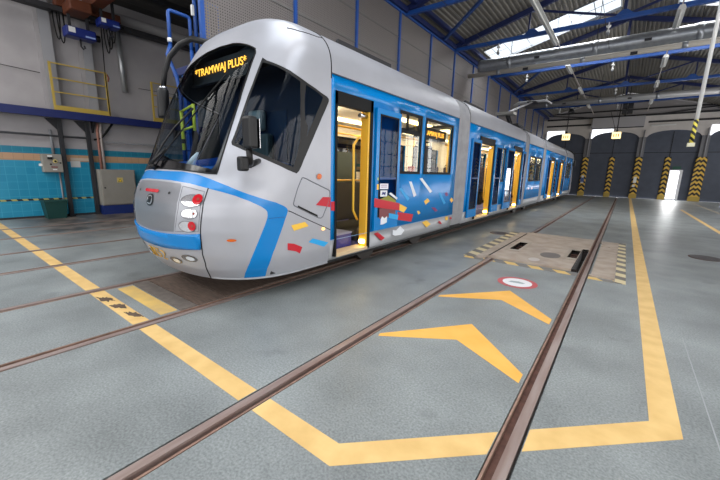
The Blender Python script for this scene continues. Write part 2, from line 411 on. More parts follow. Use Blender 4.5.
# lifting plate in the foreground track
lp = thing('track_lifting_plate', 'worn steel cover plate across the foreground track with open hatches', 'steel plate', (-1.045, 8, 0))
def grid_plate(x0, x1, y0, y1, holes, z0, z1, name, mat, label=None):
    mb = MB(); xs = sorted({x0, x1} | {h for a in holes for h in a[:2]}); ys = sorted({y0, y1} | {h for a in holes for h in a[2:]})
    inh = lambda cx, cy: (not (x0 < cx < x1 and y0 < cy < y1)) or any(a[0] < cx < a[1] and a[2] < cy < a[3] for a in holes)
    for i in range(len(xs)-1):
        for j in range(len(ys)-1):
            a, b, c, d = xs[i], xs[i+1], ys[j], ys[j+1]; cx, cy = (a+b)/2, (c+d)/2
            if inh(cx, cy): continue
            mb.add([(a,c,z1),(b,c,z1),(b,d,z1),(a,d,z1)], [(0,1,2,3)])
            for p, q, ox, oy in (((a,c),(b,c),0,-1e-3),((b,c),(b,d),1e-3,0),((b,d),(a,d),0,1e-3),((a,d),(a,c),-1e-3,0)):
                mx_, my_ = (p[0]+q[0])/2+ox*5, (p[1]+q[1])/2+oy*5
                if inh(mx_, my_): mb.add([(*p,z0),(*q,z0),(*q,z1),(*p,z1)], [(0,1,2,3)])
    return mb.build(name, mat, lp, label=label)
grid_plate(-1.845, -.385, 6.34, 9.78, HOLES + [(-.50, -.385, 6.3, 8.3)], .0045, .045, 'deck_plate', plate_m)
MB().box((-1.832, 6.36, .045), (-1.80, 9.5, .0465)).build('rail_slot', hole_m, lp, label='long dark slot in the plate')
grid_plate(-2.02, -1.85, 6.24, 9.74, [], .0005, .024, 'side_plate', plate_m)
grid_plate(-.255, .08, 6.24, 9.85, [(-.255, -.225, 6.3, 9.6), (-.225, -.06, 9.05, 9.1)], .0005, .022, 'side_plate', plate_m)
for h in HOLES:
    grid_plate(h[0]-.06, min(h[1]+.06, -.505), h[2]-.16, h[3]+.16, [h], .045, .05, 'hatch_frame', M('hatch_frame_steel', (164, 152, 138), .5, .3))
    mb = MB(); a, b, c, d = h
    mb.add([(a,c,.045),(b,c,.045),(b,d,.045),(a,d,.045),(a,c,-.2),(b,c,-.2),(b,d,-.2),(a,d,-.2)], [(0,1,5,4),(1,2,6,5),(2,3,7,6),(3,0,4,7),(4,5,6,7)])
    p = mb.build('hatch_pit', hole_m, lp, label='dark open hatch')
    for k in range(4):
        yy = c + (d-c)*(k+.5)/4; MB().bar((a, yy, -.03), (b, yy, -.03), .02).build('grating_bar', rail_rust, p)
MB().add([(a_, b_, c_) for c_ in (.045, -.2) for a_, b_ in ((-.497, 6.35), (-.395, 6.35), (-.395, 8.3), (-.497, 8.3))], [(0,1,5,4),(2,3,7,6),(3,0,4,7),(4,5,6,7)]).build('open_slot', hole_m, lp, label='black slot beside the rail')
MB().box((-2.25, 6.24, .0005), (-2.03, 9.76, .008)).build('hazard_border', haz_floor, lp)
MB().box((.085, 6.1, .0005), (.215, 9.95, .008)).build('hazard_border', haz_floor, lp)
mb = MB(); mb.box((-1.68, 6.12, .0004), (-.405, 6.30, .003)); mb.box((-2.2, 6.10, .0004), (-1.84, 6.23, .003)); mb.box((-.25, 6.08, .0004), (.08, 6.22, .003)); mb.build('hazard_border', haz_floor2, lp)
mb = MB(); mb.disc((-.93, 7.2, .045), (0, 0, 1), .17, ry=.26); mb.build('round_lid', M('lid_grey', (112, 104, 100), .5, .3), lp)
mb = MB(); mb.disc((-1.1, 6.62, .045), (0, 0, 1), .09, ry=.13); mb.build('round_plate', M('lid_pale', (190, 182, 176), .5, .3), lp)
for (x_, y_, r_, lb) in ((-2.46, 9.33, .2, 'dark round manhole lid between the tram and the steel plate'), (1.47, 9.38, .23, 'dark round manhole lid right of the long yellow line')):
    o = thing('manhole_cover', lb, 'manhole cover', (x_, y_, 0))
    MB().disc((x_, y_, .0005), (0, 0, 1), r_, ry=r_*1.15, t=.006).build('lid', M('cast_iron', (78, 74, 74), .5, .5, 30, .3), o)
    MB().disc((x_, y_, .0004), (0, 0, 1), r_*1.1, ry=r_*1.26, t=.003).build('lid_frame', rail_rust, o)

# ------------------------------------------------------------------ left wall (tiled dado, painted wall above)
WX = -13.05
struct(MB().box((WX-.3, YB, 0), (WX-.02, YF, 6.3)), 'wall_left', wall_w)
wl = bpy.data.objects['wall_left']
def tiles(z0, z1, mat, name): MB().box((WX-.02, YB, z0), (WX, YF, z1)).build(name, mat, wl)
tiles(.02, 1.58, tile_teal, 'tile_dado'); tiles(1.58, 1.77, tile_beige, 'beige_tile_band'); tiles(1.77, 1.95, tile_teal2, 'teal_tile_band')
MB().box((WX, .9, .485), (WX+.004, 3.5, .535)).build('hazard_tape_strip', haz_tape, wl)
struct(MB().box((WX-.02, YB, .0), (WX+.02, YF, .05)), 'baseboard_left', steel_dark)
# wall stanchions above the gallery
for y0, y1 in ((2.62, 2.98), (3.52, 3.86), (8.5, 8.85), (12.5, 12.85), (17, 17.35), (22, 22.35), (28, 28.35)):
    o = thing('wall_column', 'grey steel column against the upper left wall' + {2.62: ', left end of the yellow railing', 3.52: ', behind the blue hoist'}.get(y0, ', farther down the hall'), 'column', (WX+.1, (y0+y1)/2, 2.97), 'columns on the upper left wall')
    ym = (y0+y1)/2
    MB().box((WX, y0, 2.97), (WX+.03, y1, 6.0)).build('rear_flange', wall_w, o); MB().box((WX+.03, ym-.02, 2.97), (WX+.17, ym+.02, 6.0)).build('web', galv, o); MB().box((WX+.17, y0+.06, 2.97), (WX+.2, y1-.06, 6.0)).build('front_flange', M('column_grey', (148, 148, 152), .6), o)
# gallery beam with yellow gate railings
gal = thing('gallery', 'dark blue gallery edge beam along the left wall above the tiles', 'gallery', (WX+.2, 12, 2.75))
MB().box((WX+.30, YB, 2.755), (WX+.36, YF-.2, 2.965)).build('edge_beam', beam_blue, gal); MB().box((WX, YB, 2.78), (WX+.30, YF-.2, 2.84)).build('deck', steel_dark, gal)
for k in range(14):
    yy = 1.2+k*2.4; MB().prism([(WX, yy, 2.78), (WX+.3, yy, 2.78), (WX, yy, 2.45)], (0, .05, 0)).build('bracket', steel_dark, gal)
def gate_rail(y0, y1, lb):
    o = thing('gallery_railing', lb, 'railing', (WX+.33, (y0+y1)/2, 2.97), 'yellow railings on the gallery edge')
    X = WX+.33
    for yy in (y0, y1): MB().box((X-.025, yy-.025, 2.965), (X+.025, yy+.025, 4.2)).build('post', yel_rail, o)
    for z in (4.18, 3.8, 3.44): MB().bar((X, y0, z), (X, y1, z), .03).build('rail', yel_rail, o)
    MB().box((X-.02, y0, 2.968), (X+.03, y1, 3.09)).build('toe_board', yel_rail, o)
    return o
gr_ = gate_rail(2.75, 4.02, 'dull yellow railing gate on the gallery under the blue hoists')
mb = MB(); mb.tube([(WX+.33, 4.06, 4.15), (WX+.36, 4.09, 4.05), (WX+.34, 4.07, 3.95)], .02); mb.build('red_chain', M('rusty_red_chain', (120, 58, 44), .6), gr_, label='rusty red chain hook')
gate_rail(5.28, 6.5, 'dull yellow railing gate behind the tram mirror')
# steel posts under the gallery
for yy, lb in ((2.83, 'black steel post below the gallery, beside the small grey switch box'), (3.47, 'black steel post below the gallery, beside the tall grey cabinet')):
    o = thing('support_post', lb, 'post', (WX+.12, yy, 0))
    MB().box((WX+.06, yy-.05, .0), (WX+.16, yy+.05, 2.755)).build('shaft', steel_dark, o, bevel=.006); MB().box((WX+.01, yy-.07, .0), (WX+.22, yy+.07, .03)).build('foot_plate', steel_dark, o)
    MB().prism([(WX+.06, yy-.05, 2.75), (WX+.06, yy-.3, 2.75), (WX+.06, yy-.05, 2.45)], (.06, 0, 0)).build('knee_brace', steel_dark, o)
# conduits and pipes
def pipe_thing(name, pts, r, mat, lb, cat='pipe'):
    o = MB().tube(pts, r).build(name, mat); tag(o, lb, cat); return recentre(o)
pipe_thing('conduit', [(WX+.06, 2.62, 1.775), (WX+.06, 2.62, 2.44)], .035, M('conduit_grey', (128, 130, 134), .5), 'grey conduit rising from the small grey switch box', 'conduit')
pipe_thing('conduit', [(WX+.04, 2.70, .0), (WX+.04, 2.70, 1.265)], .022, M('conduit_grey', (128, 130, 134)), 'thin grey conduit running down from the small switch box to the floor', 'conduit')
for k, (yy, c, w) in enumerate(((3.72, (170, 120, 106), 'pinkish'), (3.80, (180, 170, 166), 'pale'))):
    pipe_thing('conduit', [(WX+.07, yy, 1.37), (WX+.07, yy, 2.5), (WX+.09, yy+.02, 2.74)], .037, M('conduit_%s' % w, c, .6, 0, 8, .15), w+' conduit rising from the top of the tall grey cabinet', 'conduit')
pipe_thing('wall_pipe', [(WX+.08, -6, 2.28), (WX+.08, 3.5, 2.28)], .03, M('pipe_dull', (104, 106, 110), .5), 'dull horizontal pipe along the left wall under the gallery')
pipe_thing('wall_pipe', [(WX+.06, 3.9, 2.2), (WX+.06, 16, 2.2)], .025, M('pipe_dull', (104, 106, 110)), 'dull horizontal pipe beyond the tall grey cabinet')
pipe_thing('wall_cable', [(WX+.05, 3.62, 2.25), (WX+.07, 3.8, 2.3), (WX+.09, 3.95, 2.5), (WX+.2, 4.1, 2.76)], .03, black_rub, 'black cable curving up beside the tall grey cabinet', 'cable')
pipe_thing('down_pipe', [(WX+.08, 4.54, 5.55), (WX+.08, 4.58, 3.78)], .075, M('down_pipe_metal', (176, 178, 180), .35, .6), 'shiny grey down pipe on the upper left wall')
pipe_thing('wall_duct', [(WX+.20, 4.4, 5.82), (WX+.20, 20, 5.82)], .17, M('duct_dull', (130, 128, 130), .6), 'long round grey duct along the top of the left wall', 'duct')
pipe_thing('wall_cable', [(WX+.03, -2, 4.15), (WX+.03, 2.6, 3.92)], .008, steel_dark, 'thin cable strung along the upper left wall', 'cable')
pipe_thing('wall_cable', [(WX+.03, 5, 3.98), (WX+.03, 9.5, 4.02)], .008, steel_dark, 'thin cable strung behind the tram mirror', 'cable')
# switch box
o = thing('switch_box', 'small grey wall switch box with buttons above the green bin', 'switch box', (WX+.12, 2.56, 1.26))
MB().box((WX, 2.33, 1.27), (WX+.22, 2.76, 1.77)).build('enclosure', grey_box, o, bevel=.012)
f = WX+.22
MB().box((f, 2.44, 1.63), (f+.05, 2.54, 1.73)).build('black_knob', black_pl, o, label='black and white knob'); MB().box((f+.03, 2.44, 1.69), (f+.055, 2.54, 1.735)).build('knob_cap', white_m, o)
MB().disc((f, 2.60, 1.575), (1, 0, 0), .05, t=.02).build('button_ring', M('pale_yellow', (220, 200, 120), .5), o); MB().disc((f+.02, 2.60, 1.575), (1, 0, 0), .025, t=.02).build('push_button', black_pl, o)
MB().disc((f, 2.71, 1.53), (1, 0, 0), .02, t=.01).build('lock', black_pl, o); MB().disc((f, 2.50, 1.49), (1, 0, 0), .022, t=.012).build('dial', dark_met, o)
MB().box((f, 2.50, 1.40), (f+.006, 2.64, 1.43)).build('warning_strip', M('strip_red', (120, 50, 50), .5), o); MB().box((f, 2.53, 1.33), (f+.004, 2.62, 1.36)).build('name_plate', white_m, o)
MB().box((WX+.06, 2.27, 1.43), (WX+.16, 2.33, 1.50)).build('side_plug', white_m, o, bevel=.01)
# tall cabinet
o = thing('electrical_cabinet', 'tall grey electrical cabinet with a yellow warning sign on a blue plinth', 'cabinet', (WX+.25, 4.02, 0))
MB().box((WX+.01, 3.55, .28), (WX+.42, 4.50, 1.37)).build('body', grey_box, o, bevel=.012); MB().box((WX+.01, 3.55, .0), (WX+.41, 4.50, .28)).build('plinth', blue_plinth, o)
MB().box((WX+.42, 3.58, .31), (WX+.435, 4.47, 1.34)).build('door', grey_box, o, bevel=.006)
f = WX+.435
MB().box((f, 3.98, .98), (f+.004, 4.14, 1.13)).build('warning_sign', M('sign_cream', (206, 184, 110), .5), o)
MB().prism([(f+.004, 4.005, 1.0), (f+.004, 4.115, 1.0), (f+.004, 4.06, 1.10)], (.003, 0, 0)).build('warning_triangle', M('sign_black', (40, 38, 30), .5), bpy.data.objects['warning_sign'])
MB().prism([(f+.007, 4.022, 1.01), (f+.007, 4.098, 1.01), (f+.007, 4.06, 1.083)], (.001, 0, 0)).build('triangle_fill', M('sign_yellow', (240, 200, 40), .5), bpy.data.objects['warning_sign'])
MB().disc((f, 3.64, .82), (1, 0, 0), .022, t=.02).build('door_lock', black_pl, o)
for z in (.45, .84, 1.22): MB().tube([(f, 4.465, z-.04), (f, 4.465, z+.04)], .012).build('hinge', grey_box, o)
# bin
o = thing('waste_bin', 'dark green open plastic bin against the blue tiles', 'bin', (WX+.35, 2.42, 0))
mb = MB(); a, b = .20, .25
mb.prism([(WX+.32-a, 2.42-a, .0), (WX+.32+a, 2.42-a, .0), (WX+.32+a, 2.42+a, .0), (WX+.32-a, 2.42+a, .0)], (0, 0, .01))
lo = [(-a,-a),(a,-a),(a,a),(-a,a)]; hi = [(-b,-b),(b,-b),(b,b),(-b,b)]
vs = [(WX+.32+p, 2.42+q, .0) for p, q in lo]+[(WX+.32+p, 2.42+q, .5) for p, q in hi]+[(WX+.32+p*.95, 2.42+q*.95, .5) for p, q in hi]+[(WX+.32+p*.93, 2.42+q*.93, .02) for p, q in lo]
mb.add(vs, [(i, (i+1) % 4, 4+(i+1) % 4, 4+i) for i in range(4)]+[(4+i, 4+(i+1) % 4, 8+(i+1) % 4, 8+i) for i in range(4)]+[(8+i, 8+(i+1) % 4, 12+(i+1) % 4, 12+i) for i in range(4)]+[(12, 13, 14, 15)])
mb.build('bin_body', green_bin, o)
mb = MB(); mb.box((WX+.32-b-.015, 2.42-b-.015, .47), (WX+.32+b+.015, 2.42-b, .505)); mb.box((WX+.32-b-.015, 2.42+b, .47), (WX+.32+b+.015, 2.42+b+.015, .505)); mb.box((WX+.32+b, 2.42-b, .47), (WX+.32+b+.015, 2.42+b, .505)); mb.build('rim', green_bin, o)
# notices
o = recentre(tag(MB().box((WX, 2.99, 1.42), (WX+.006, 3.22, 1.60)).build('paper_notice', M('paper', (196, 196, 194), .7)), 'white paper notice on the tiles between the two black posts', 'notice'))
o = recentre(tag(MB().box((WX, 3.0, 1.61), (WX+.005, 3.44, 1.69)).build('paper_strip', M('paper2', (190, 176, 160), .7)), 'long pale paper strip above the white notice', 'notice'))

# ------------------------------------------------------------------ travelling crane with two hoists
CY = 3.75
cr = thing('overhead_crane', 'orange overhead crane girder by the upper left wall', 'crane', (-10, CY, 5.45))
MB().box((WX+.5, CY-.14, 5.66), (-6.3, CY+.14, 6.06)).build('girder', orange_st, cr)
MB().box((WX+.32, CY-.75, 5.60), (WX+.56, CY+.75, 5.82)).build('end_carriage', orange_st, cr, bevel=.02)
MB().box((WX+.58, CY-.62, 5.40), (WX+1.25, CY-.15, 5.66)).build('drive_gearbox', orange_st, cr, bevel=.03)
for dy in (-.6, .6): MB().tube([(WX+.36, CY+dy, 5.66), (WX+.52, CY+dy, 5.66)], .075).build('wheel', steel_dark, cr)
struct(MB().box((WX+.30, YB, 5.46), (WX+.56, YF, 5.58)), 'trim_1', steel_dark)
def hoist(x, y, z, L, W, Hh, lb):
    o = thing('electric_hoist', lb, 'hoist', (x, y, z))
    MB().box((x-.18, y-L/2, z), (x+.18, y+L/2, z+Hh)).build('motor_housing', hoist_blue, o, bevel=.03)
    MB().box((x+.18, y-L*.42, z+Hh*.35), (x+.186, y-L*.2, z+Hh*.9)).build('white_plate', white_m, o); MB().box((x+.18, y+L*.12, z+Hh*.15), (x+.186, y+L*.45, z+Hh*.32)).build('name_strip', M('pale_blue_strip', (140, 160, 210), .5), o)
    MB().tube([(x, y+L/2, z+Hh/2), (x, y+L/2+.12, z+Hh/2)], Hh*.36).build('end_cap', black_pl, o)
    for dy in (-L*.3, L*.3): MB().box((x-.03, y+dy-.03, z+Hh), (x+.03, y+dy+.03, z+Hh+.62)).build('hanger', steel_dark, o)
    mb = MB(); mb.tube([(x, y, z), (x, y, z-.18), (x, y+.05, z-.24), (x, y+.09, z-.2), (x, y+.07, z-.14)], .022); mb.build('hook', steel_dark, o)
    return o
hoist(-12.3, 3.40, 4.84, .66, .36, .24, 'larger blue hoist hanging low under the crane girder')
hoist(-11.95, 3.98, 5.22, .48, .36, .19, 'smaller blue hoist higher up under the crane girder')
mb_list = [(3.02, .45), (3.10, .5), (3.22, .36), (4.12, .5), (4.18, .42), (4.25, .3)]
for k, (yy, d) in enumerate(mb_list):
    pts = [(-12.64+.03*k, yy+.07*math.cos(t), 5.47-d*1.5*math.sin(t)) for t in [i*PI/12 for i in range(13)]]
    o = MB().tube(pts, .016, 6).build('festoon_cable', black_rub); tag(o, ['first', 'second', 'third', 'fourth', 'fifth', 'sixth'][k]+' black cable loop from the left under the crane girder', 'cable', 'festoon cable loops under the crane'); recentre(o)
pipe_thing('pendant_cable', [(-12.62, 4.02, 5.5), (-12.6, 3.98, 4.2), (-12.63, 4.0, 2.97)], .014, black_rub, 'thin black pendant cable hanging from the crane to the gallery', 'cable')

# ------------------------------------------------------------------ roofs
def zr(x): return 6.35 + .26*(x+5.9) if x <= -.7 else 6.35+.26*5.2 - .26*(x+.7)
def corrugated(x0, x1, zf, y0, y1, name, mat, period=.14, depth=.035, holes=()):
    mb = MB(); xs = []; x = x0; pf_ = period/.25
    while x < x1-1e-6:
        for dx, dz in ((0, 0), (.09*pf_, 0), (.125*pf_, depth), (.215*pf_, depth)):
            if x+dx < x1: xs.append((x+dx, dz))
        x += period
    xs.append((x1, 0))
    ys = sorted({y0, y1} | {h for a in holes for h in a[2:]})
    for i in range(len(xs)-1):
        (a, da), (b, db) = xs[i], xs[i+1]
        for j in range(len(ys)-1):
            if any(h[0] < (a+b)/2 < h[1] and h[2] < (ys[j]+ys[j+1])/2 < h[3] for h in holes): continue
            mb.add([(a, ys[j], zf(a)+da), (b, ys[j], zf(b)+db), (b, ys[j+1], zf(b)+db), (a, ys[j+1], zf(a)+da)], [(0, 1, 2, 3)])
    return mb.build(name, mat, kind='structure', fix=False)
SKY_AND_FILL = [(-5.4, -1.0, 15.2, 16.85), (.6, 4.4, 15.2, 16.85), (-5.4, -1.0, 1.0, 5.0), (.2, 4.4, 1.0, 5.0), (-5.4, -1.0, -6.5, -2.5), (.2, 4.4, -6.5, -2.5)]  # those over and behind the camera are added, unseen, to let in light
corrugated(-6.0, 4.6, zr, YB, YF, 'ceiling', roof_m, holes=SKY_AND_FILL)
for k, (a, b, c, d) in enumerate(SKY_AND_FILL):
    mb = MB(); mb.prism([(a, c, zr(a)+.06), (b, c, zr(b)+.06), (b, d, zr(b)+.06), (a, d, zr(a)+.06)], (0, 0, .012)); w = struct(mb, 'window_%d' % (k+1), skyl_m)
    mb = MB(); n = 6
    for i in range(n+1):
        x = a+(b-a)*i/n; mb.bar((x, c, zr(x)+.05), (x, d, zr(x)+.05), .025)
    mb.bar((a, (c+d)/2, zr(a)+.05), (b, (c+d)/2, zr(b)+.05), .02); mb.build('glazing_bars', M('glazing_bar_grey', (170, 174, 180), .5), w)
    for yy in (c, d): MB().bar((a, yy, zr(a)+.02), (b, yy, zr(b)+.02), .05, .09).build('skylight_curb', M('curb_grey', (120, 122, 126), .6), w)
def zl(x): return 6.35+.28*(x+13.05) if x < -9.5 else 6.35 + .28*3.55 - .28*(x+9.5)
LEFT_FILL = (-12.4, -7.0, -6.5, .8)  # added roof opening, out of view, for fill light in the left bay
corrugated(WX-.3, -6.0, zl, YB, YF, 'ceiling_side', roof_dk, period=.5, holes=[LEFT_FILL])
# purlins / wall plates
struct(MB().box((-6.02, YB, 6.16), (-5.80, YF, 6.30)), 'trim_2', steel_navy)
struct(MB().box((-5.62, YB, 6.32), (-5.50, YF, 6.44)), 'trim_3', steel_navy)
struct(MB().box((4.35, YB, 6.16), (4.55, YF, 6.30)), 'trim_4', steel_navy)
for k, xx in enumerate((-12.2, -11.2, -10.2, -8.8, -7.6)):
    struct(MB().box((xx-.06, YB, zl(xx)-.16), (xx+.06, YF, zl(xx)-.01)), 'trim_%d' % (5+k), steel_dark)
# trusses
def truss(Y, lb):
    t = thing('roof_truss', lb, 'roof truss', (-.7, Y, 6.1), 'blue roof trusses across the main bay')
    MB().box((-5.95, Y-.06, 6.09), (4.55, Y+.06, 6.21)).build('bottom_chord', steel_blue, t, bevel=.015)
    zt = lambda x: zr(x)-.09
    MB().bar((-5.95, Y, zt(-5.95)), (-.7, Y, zt(-.7)), .12, .16).build('rafter', steel_navy, t); MB().bar((4.55, Y, zt(4.55)), (-.7, Y, zt(-.7)), .12, .16).build('rafter', steel_navy, t)
    MB().bar((-.7, Y, 6.2), (-.7, Y, zt(-.7)), .09).build('king_post', steel_navy, t)
    for x0, x1 in ((-3.3, -.75), (1.9, -.65)): MB().bar((x0, Y, zt(x0)), (x1, Y, 6.2), .06).build('web_strut', steel_navy, t)
    for x0 in (-3.3, 1.9): MB().bar((x0, Y, zt(x0)), (x0, Y, 6.2), .05).build('hanger_rod', steel_navy, t)
    for x0 in (-3.2, -.7, 1.8): MB().prism([(x0-.22, Y-.065, 6.2), (x0+.22, Y-.065, 6.2), (x0+.06, Y-.065, 6.34), (x0-.06, Y-.065, 6.34)], (0, .13, 0)).build('gusset_plate', steel_blue, t)
    # mesh-line column carrying the truss
    MB().box((-6.08, Y-.08, 0.0), (-5.94, Y+.08, 6.3)).build('column', steel_blue, t)
    MB().box((4.48, Y-.08, 0.0), (4.62, Y+.08, 6.1)).build('column', steel_blue, t)
    return t
for Y, lb in ((9.8, 'nearest blue roof truss, half out of the top of the frame'), (13.5, 'blue roof truss in front of the skylight and ducts'), (18.0, 'blue roof truss just behind the two long ducts'), (23.0, 'blue roof truss above the middle of the tram'), (28.0, 'farthest blue roof truss before the end wall')):
    truss(Y, lb)
def plan_brace(p, q, lb):
    o = MB().bar((*p, 6.17), (*q, 6.17), .08).build('wind_brace', steel_blue); tag(o, lb, 'brace'); recentre(o)
plan_brace((-5.78, 12.3), (-3.5, 9.9), 'slanting blue brace in front of the mesh screen, near the top edge')
plan_brace((-5.78, 22.0), (-3.7, 18.1), 'slanting blue brace behind the ducts, running to the mesh screen')

# ------------------------------------------------------------------ access gallery with mesh screen behind the tram
MX = -5.9
ms = thing('mesh_screen', 'tall grey expanded metal screen with blue posts behind the tram', 'screen', (MX, 18, 3.2))
ys = [3.32]+[5.36+2.045*k for k in range(14)]
for yy in ys: MB().box((MX-.035, yy-.035, 3.28), (MX+.035, yy+.035, 6.14)).build('post', steel_blue, ms)
for a, b in zip(ys[:-1], ys[1:]):
    pnl = MB().add([(MX-.01, a+.03, 3.3), (MX-.01, b-.03, 3.3), (MX-.01, b-.03, 6.1), (MX-.01, a+.03, 6.1)], [(0, 1, 2, 3)]).build('mesh_panel', mesh_m, ms, fix=False)
    so = pnl.modifiers.new('thick', 'SOLIDIFY'); so.thickness = .012
MB().box((MX-.03, ys[0], 6.10), (MX+.03, ys[-1], 6.15)).build('top_rail', steel_blue, ms); MB().box((MX-.02, ys[0], 4.7), (MX+.0, ys[-1], 4.73)).build('mid_rail', M('mid_rail_grey', (110, 108, 106), .5), ms); MB().box((MX-.02, ys[0], 5.42), (MX+.0, ys[-1], 5.44)).build('mid_rail', M('mid_rail_grey', (110, 108, 106), .5), ms)
pf = thing('roof_access_platform', 'raised steel walkway behind the tram carrying the mesh screen', 'platform', (-6.5, 18, 0))
MB().box((-7.0, 3.3, 3.16), (-5.86, 32, 3.28)).build('walkway_deck', steel_navy, pf)
for yy in (3.4, 7.5, 11.5, 15.6, 19.7, 23.8, 28, 31.8): MB().box((-6.75, yy-.06, 0), (-6.63, yy+.06, 3.16)).build('leg', steel_blue, pf)
# dark sheet lining behind the mesh (side bay wall of the walkway)
struct(MB().box((-7.08, 6.5, 3.28), (-7.0, 32, 6.6)), 'wall_walkway', M('walkway_lining', (84, 80, 80), .8, 0, 1.5, .1))
# tubular hoops of the access ladder at the platform end
ld = thing('access_ladder', 'blue tubular access ladder hoops at the end of the walkway', 'ladder', (-6.2, 3.0, 0))
def hoop(y0, y1, zt_, X, zb=.0):
    r = .05; pts = [(X, y0, zb), (X, y0, zt_-r)] + [(X, y0+r-r*math.cos(t), zt_-r+r*math.sin(t)) for t in (.5, 1.0, PI/2)] + [(X, y1-r+r*math.sin(t), zt_-r+r*math.cos(t)) for t in (0, .6, 1.1, PI/2)] + [(X, y1, zb)]
    return MB().tube(pts, .028).build('hoop', steel_blue, ld)
hoop(2.92, 3.27, 3.98, -6.2, 3.45)
MB().tube([(-6.2, 2.92, 3.46), (-6.2, 2.86, 3.3), (-6.2, 2.98, 3.0), (-6.2, 3.02, 2.75), (-6.2, 3.02, 0)], .03).build('stringer', steel_blue, ld)
MB().tube([(-6.2, 3.27, 3.46), (-6.2, 3.29, 0)], .03).build('stringer', steel_blue, ld)
MB().tube([(-6.2, 2.915, 3.5), (-6.2, 2.915, 3.56)], .034).build('white_collar', white_m, ld)
MB().tube([(-6.2, 3.37, 3.28), (-6.2, 3.37, 4.9)], .032).build('guard_post', steel_blue, ld); MB().tube([(-6.2, 3.53, 3.28), (-6.2, 3.53, 4.9)], .05).build('guard_post', steel_blue, ld)
hoop(3.53, 3.74, 4.26, -6.1, 3.28)
MB().box((-6.2, 3.30, 4.02), (-6.16, 3.34, 4.18)).build('white_sensor', white_m, ld)
for k in range(9): MB().tube([(-6.2, 3.02, .3+k*.3), (-6.2, 3.29, .3+k*.3)], .014).build('rung', steel_blue, ld)

# ------------------------------------------------------------------ ducts, lamps, hanging things under the roof
def duct(name, Y, z, r, x0, x1, mat, lb, ribs=True):
    o = thing(name, lb, 'duct', ((x0+x1)/2, Y, z-r))
    pts = []; radii = []; n = int((x1-x0)/.11) if ribs else 2
    for i in range(n+1):
        x = x0+(x1-x0)*i/n
        pts += [(x, Y, z)]; radii.append(r*(1.0 if i % 2 else .965) if ribs else r)
    MB().tube(pts, r, 20, radii=radii).build('duct_pipe', mat, o)
    for x in (x0+1.2, x0+4.0, x0+6.6, x1-1.2):
        MB().tube([(x-.07, Y, z), (x+.07, Y, z)], r*1.04, 20).build('collar', galv, o)
        if ribs or r > .1: MB().bar((x, Y, z+r*.9), (x, Y, zr(min(max(x, -5.9), 4.5))-.02), .02).build('hanger', steel_dark, o)
    if not ribs and r < .1:
        for x in (x0+1.2, x0+6.6): MB().bar((x, Y, z), (x, Y+.36, z+.16), .02).build('strap', steel_dark, o)
    for x in (x0+2.2, x0+5.4): MB().box((x-.09, Y-r-.01, z-.08), (x+.09, Y-r+.06, z+.0)).build('air_grille', steel_dark, o)
duct('ventilation_duct', 15.1, 5.86, .25, -5.45, 4.4, galv, 'large spiral galvanised duct running across below the skylight')
duct('ventilation_duct', 14.72, 5.46, .085, -5.75, 4.4, duct_w, 'thin pale duct right below the large spiral duct', ribs=False)
duct('ventilation_duct', 25.4, 5.93, .17, -5.85, 4.4, M('duct_pale_grey', (168, 168, 170), .45, .3), 'pale duct crossing in front of the end wall', ribs=False)
def batten(X, y0, y1, lb):
    o = thing('batten_lamp', lb, 'lamp', (X, (y0+y1)/2, 5.95), 'batten lamps hung along the foreground track')
    mb = MB(); mb.prism([(X-.09, y0, 5.98), (X+.09, y0, 5.98), (X+.05, y0, 6.08), (X-.05, y0, 6.08)], (0, y1-y0, 0)); mb.build('housing', tube_m, o)
    MB().tube([(X, y0+.03, 5.965), (X, y1-.03, 5.965)], .018).build('tube', M('unlit_tube', (230, 230, 226), .3), o)
    for yy in (y0+.2, y1-.2): MB().bar((X, yy, 6.08), (X, yy, zr(X)), .012).build('hanger', steel_dark, o)
def conduit_run(X, lb):
    o = MB().bar((X, 8.2, 6.097), (X, 31.8, 6.097), .03).build('lamp_conduit', M('conduit_pale', (150, 150, 154), .5)); tag(o, lb, 'conduit'); recentre(o)
for X, s in ((-2.55, 'left'), (.56, 'right')):
    conduit_run(X, 'thin conduit carrying the %s row of batten lamps' % s)
    for (a, b, w) in ((10.2, 14.4, 'nearest long'), (17.2, 18.6, 'second'), (21.9, 23.3, 'third'), (27.0, 28.4, 'farthest')) if s == 'left' else ((13.2, 14.75, 'nearest'), (17.9, 19.4, 'second'), (22.2, 23.4, 'third'), (27.0, 28.4, 'farthest')):
        batten(X, a, b, '%s batten lamp of the %s row' % (w, s))
def bracket(x, Y, lb):
    o = thing('contact_wire_hanger', lb, 'insulator', (x, Y, 5.74), 'white insulators hung from the trusses')
    MB().tube([(x, Y, 6.09), (x, Y, 5.8)], .02).build('rod', white_m, o); MB().tube([(x, Y, 6.0), (x, Y, 5.95)], .06).build('insulator_disc', white_m, o)
    MB().tube([(x, Y, 5.86), (x, Y, 5.80)], .05).build('insulator_disc', white_m, o); MB().box((x-.04, Y-.05, 5.74), (x+.04, Y+.05, 5.8)).build('wire_clamp', galv, o)
for Y, w in ((13.5, 'nearest'), (18.0, 'second'), (23.0, 'third'), (28.0, 'farthest')):
    bracket(-4.25, Y, 'white insulator above the tram on the %s truss' % w); bracket(-1.045, Y, 'white insulator above the foreground track on the %s truss' % w)
for X, w in ((-4.25, 'the tram'), (-1.045, 'the foreground track')):
    o = MB().tube([(X, YB+.1, 5.73), (X, YF-.2, 5.73)], .007, 6).build('contact_wire', steel_dark); tag(o, 'thin overhead contact wire above '+w, 'wire'); recentre(o)
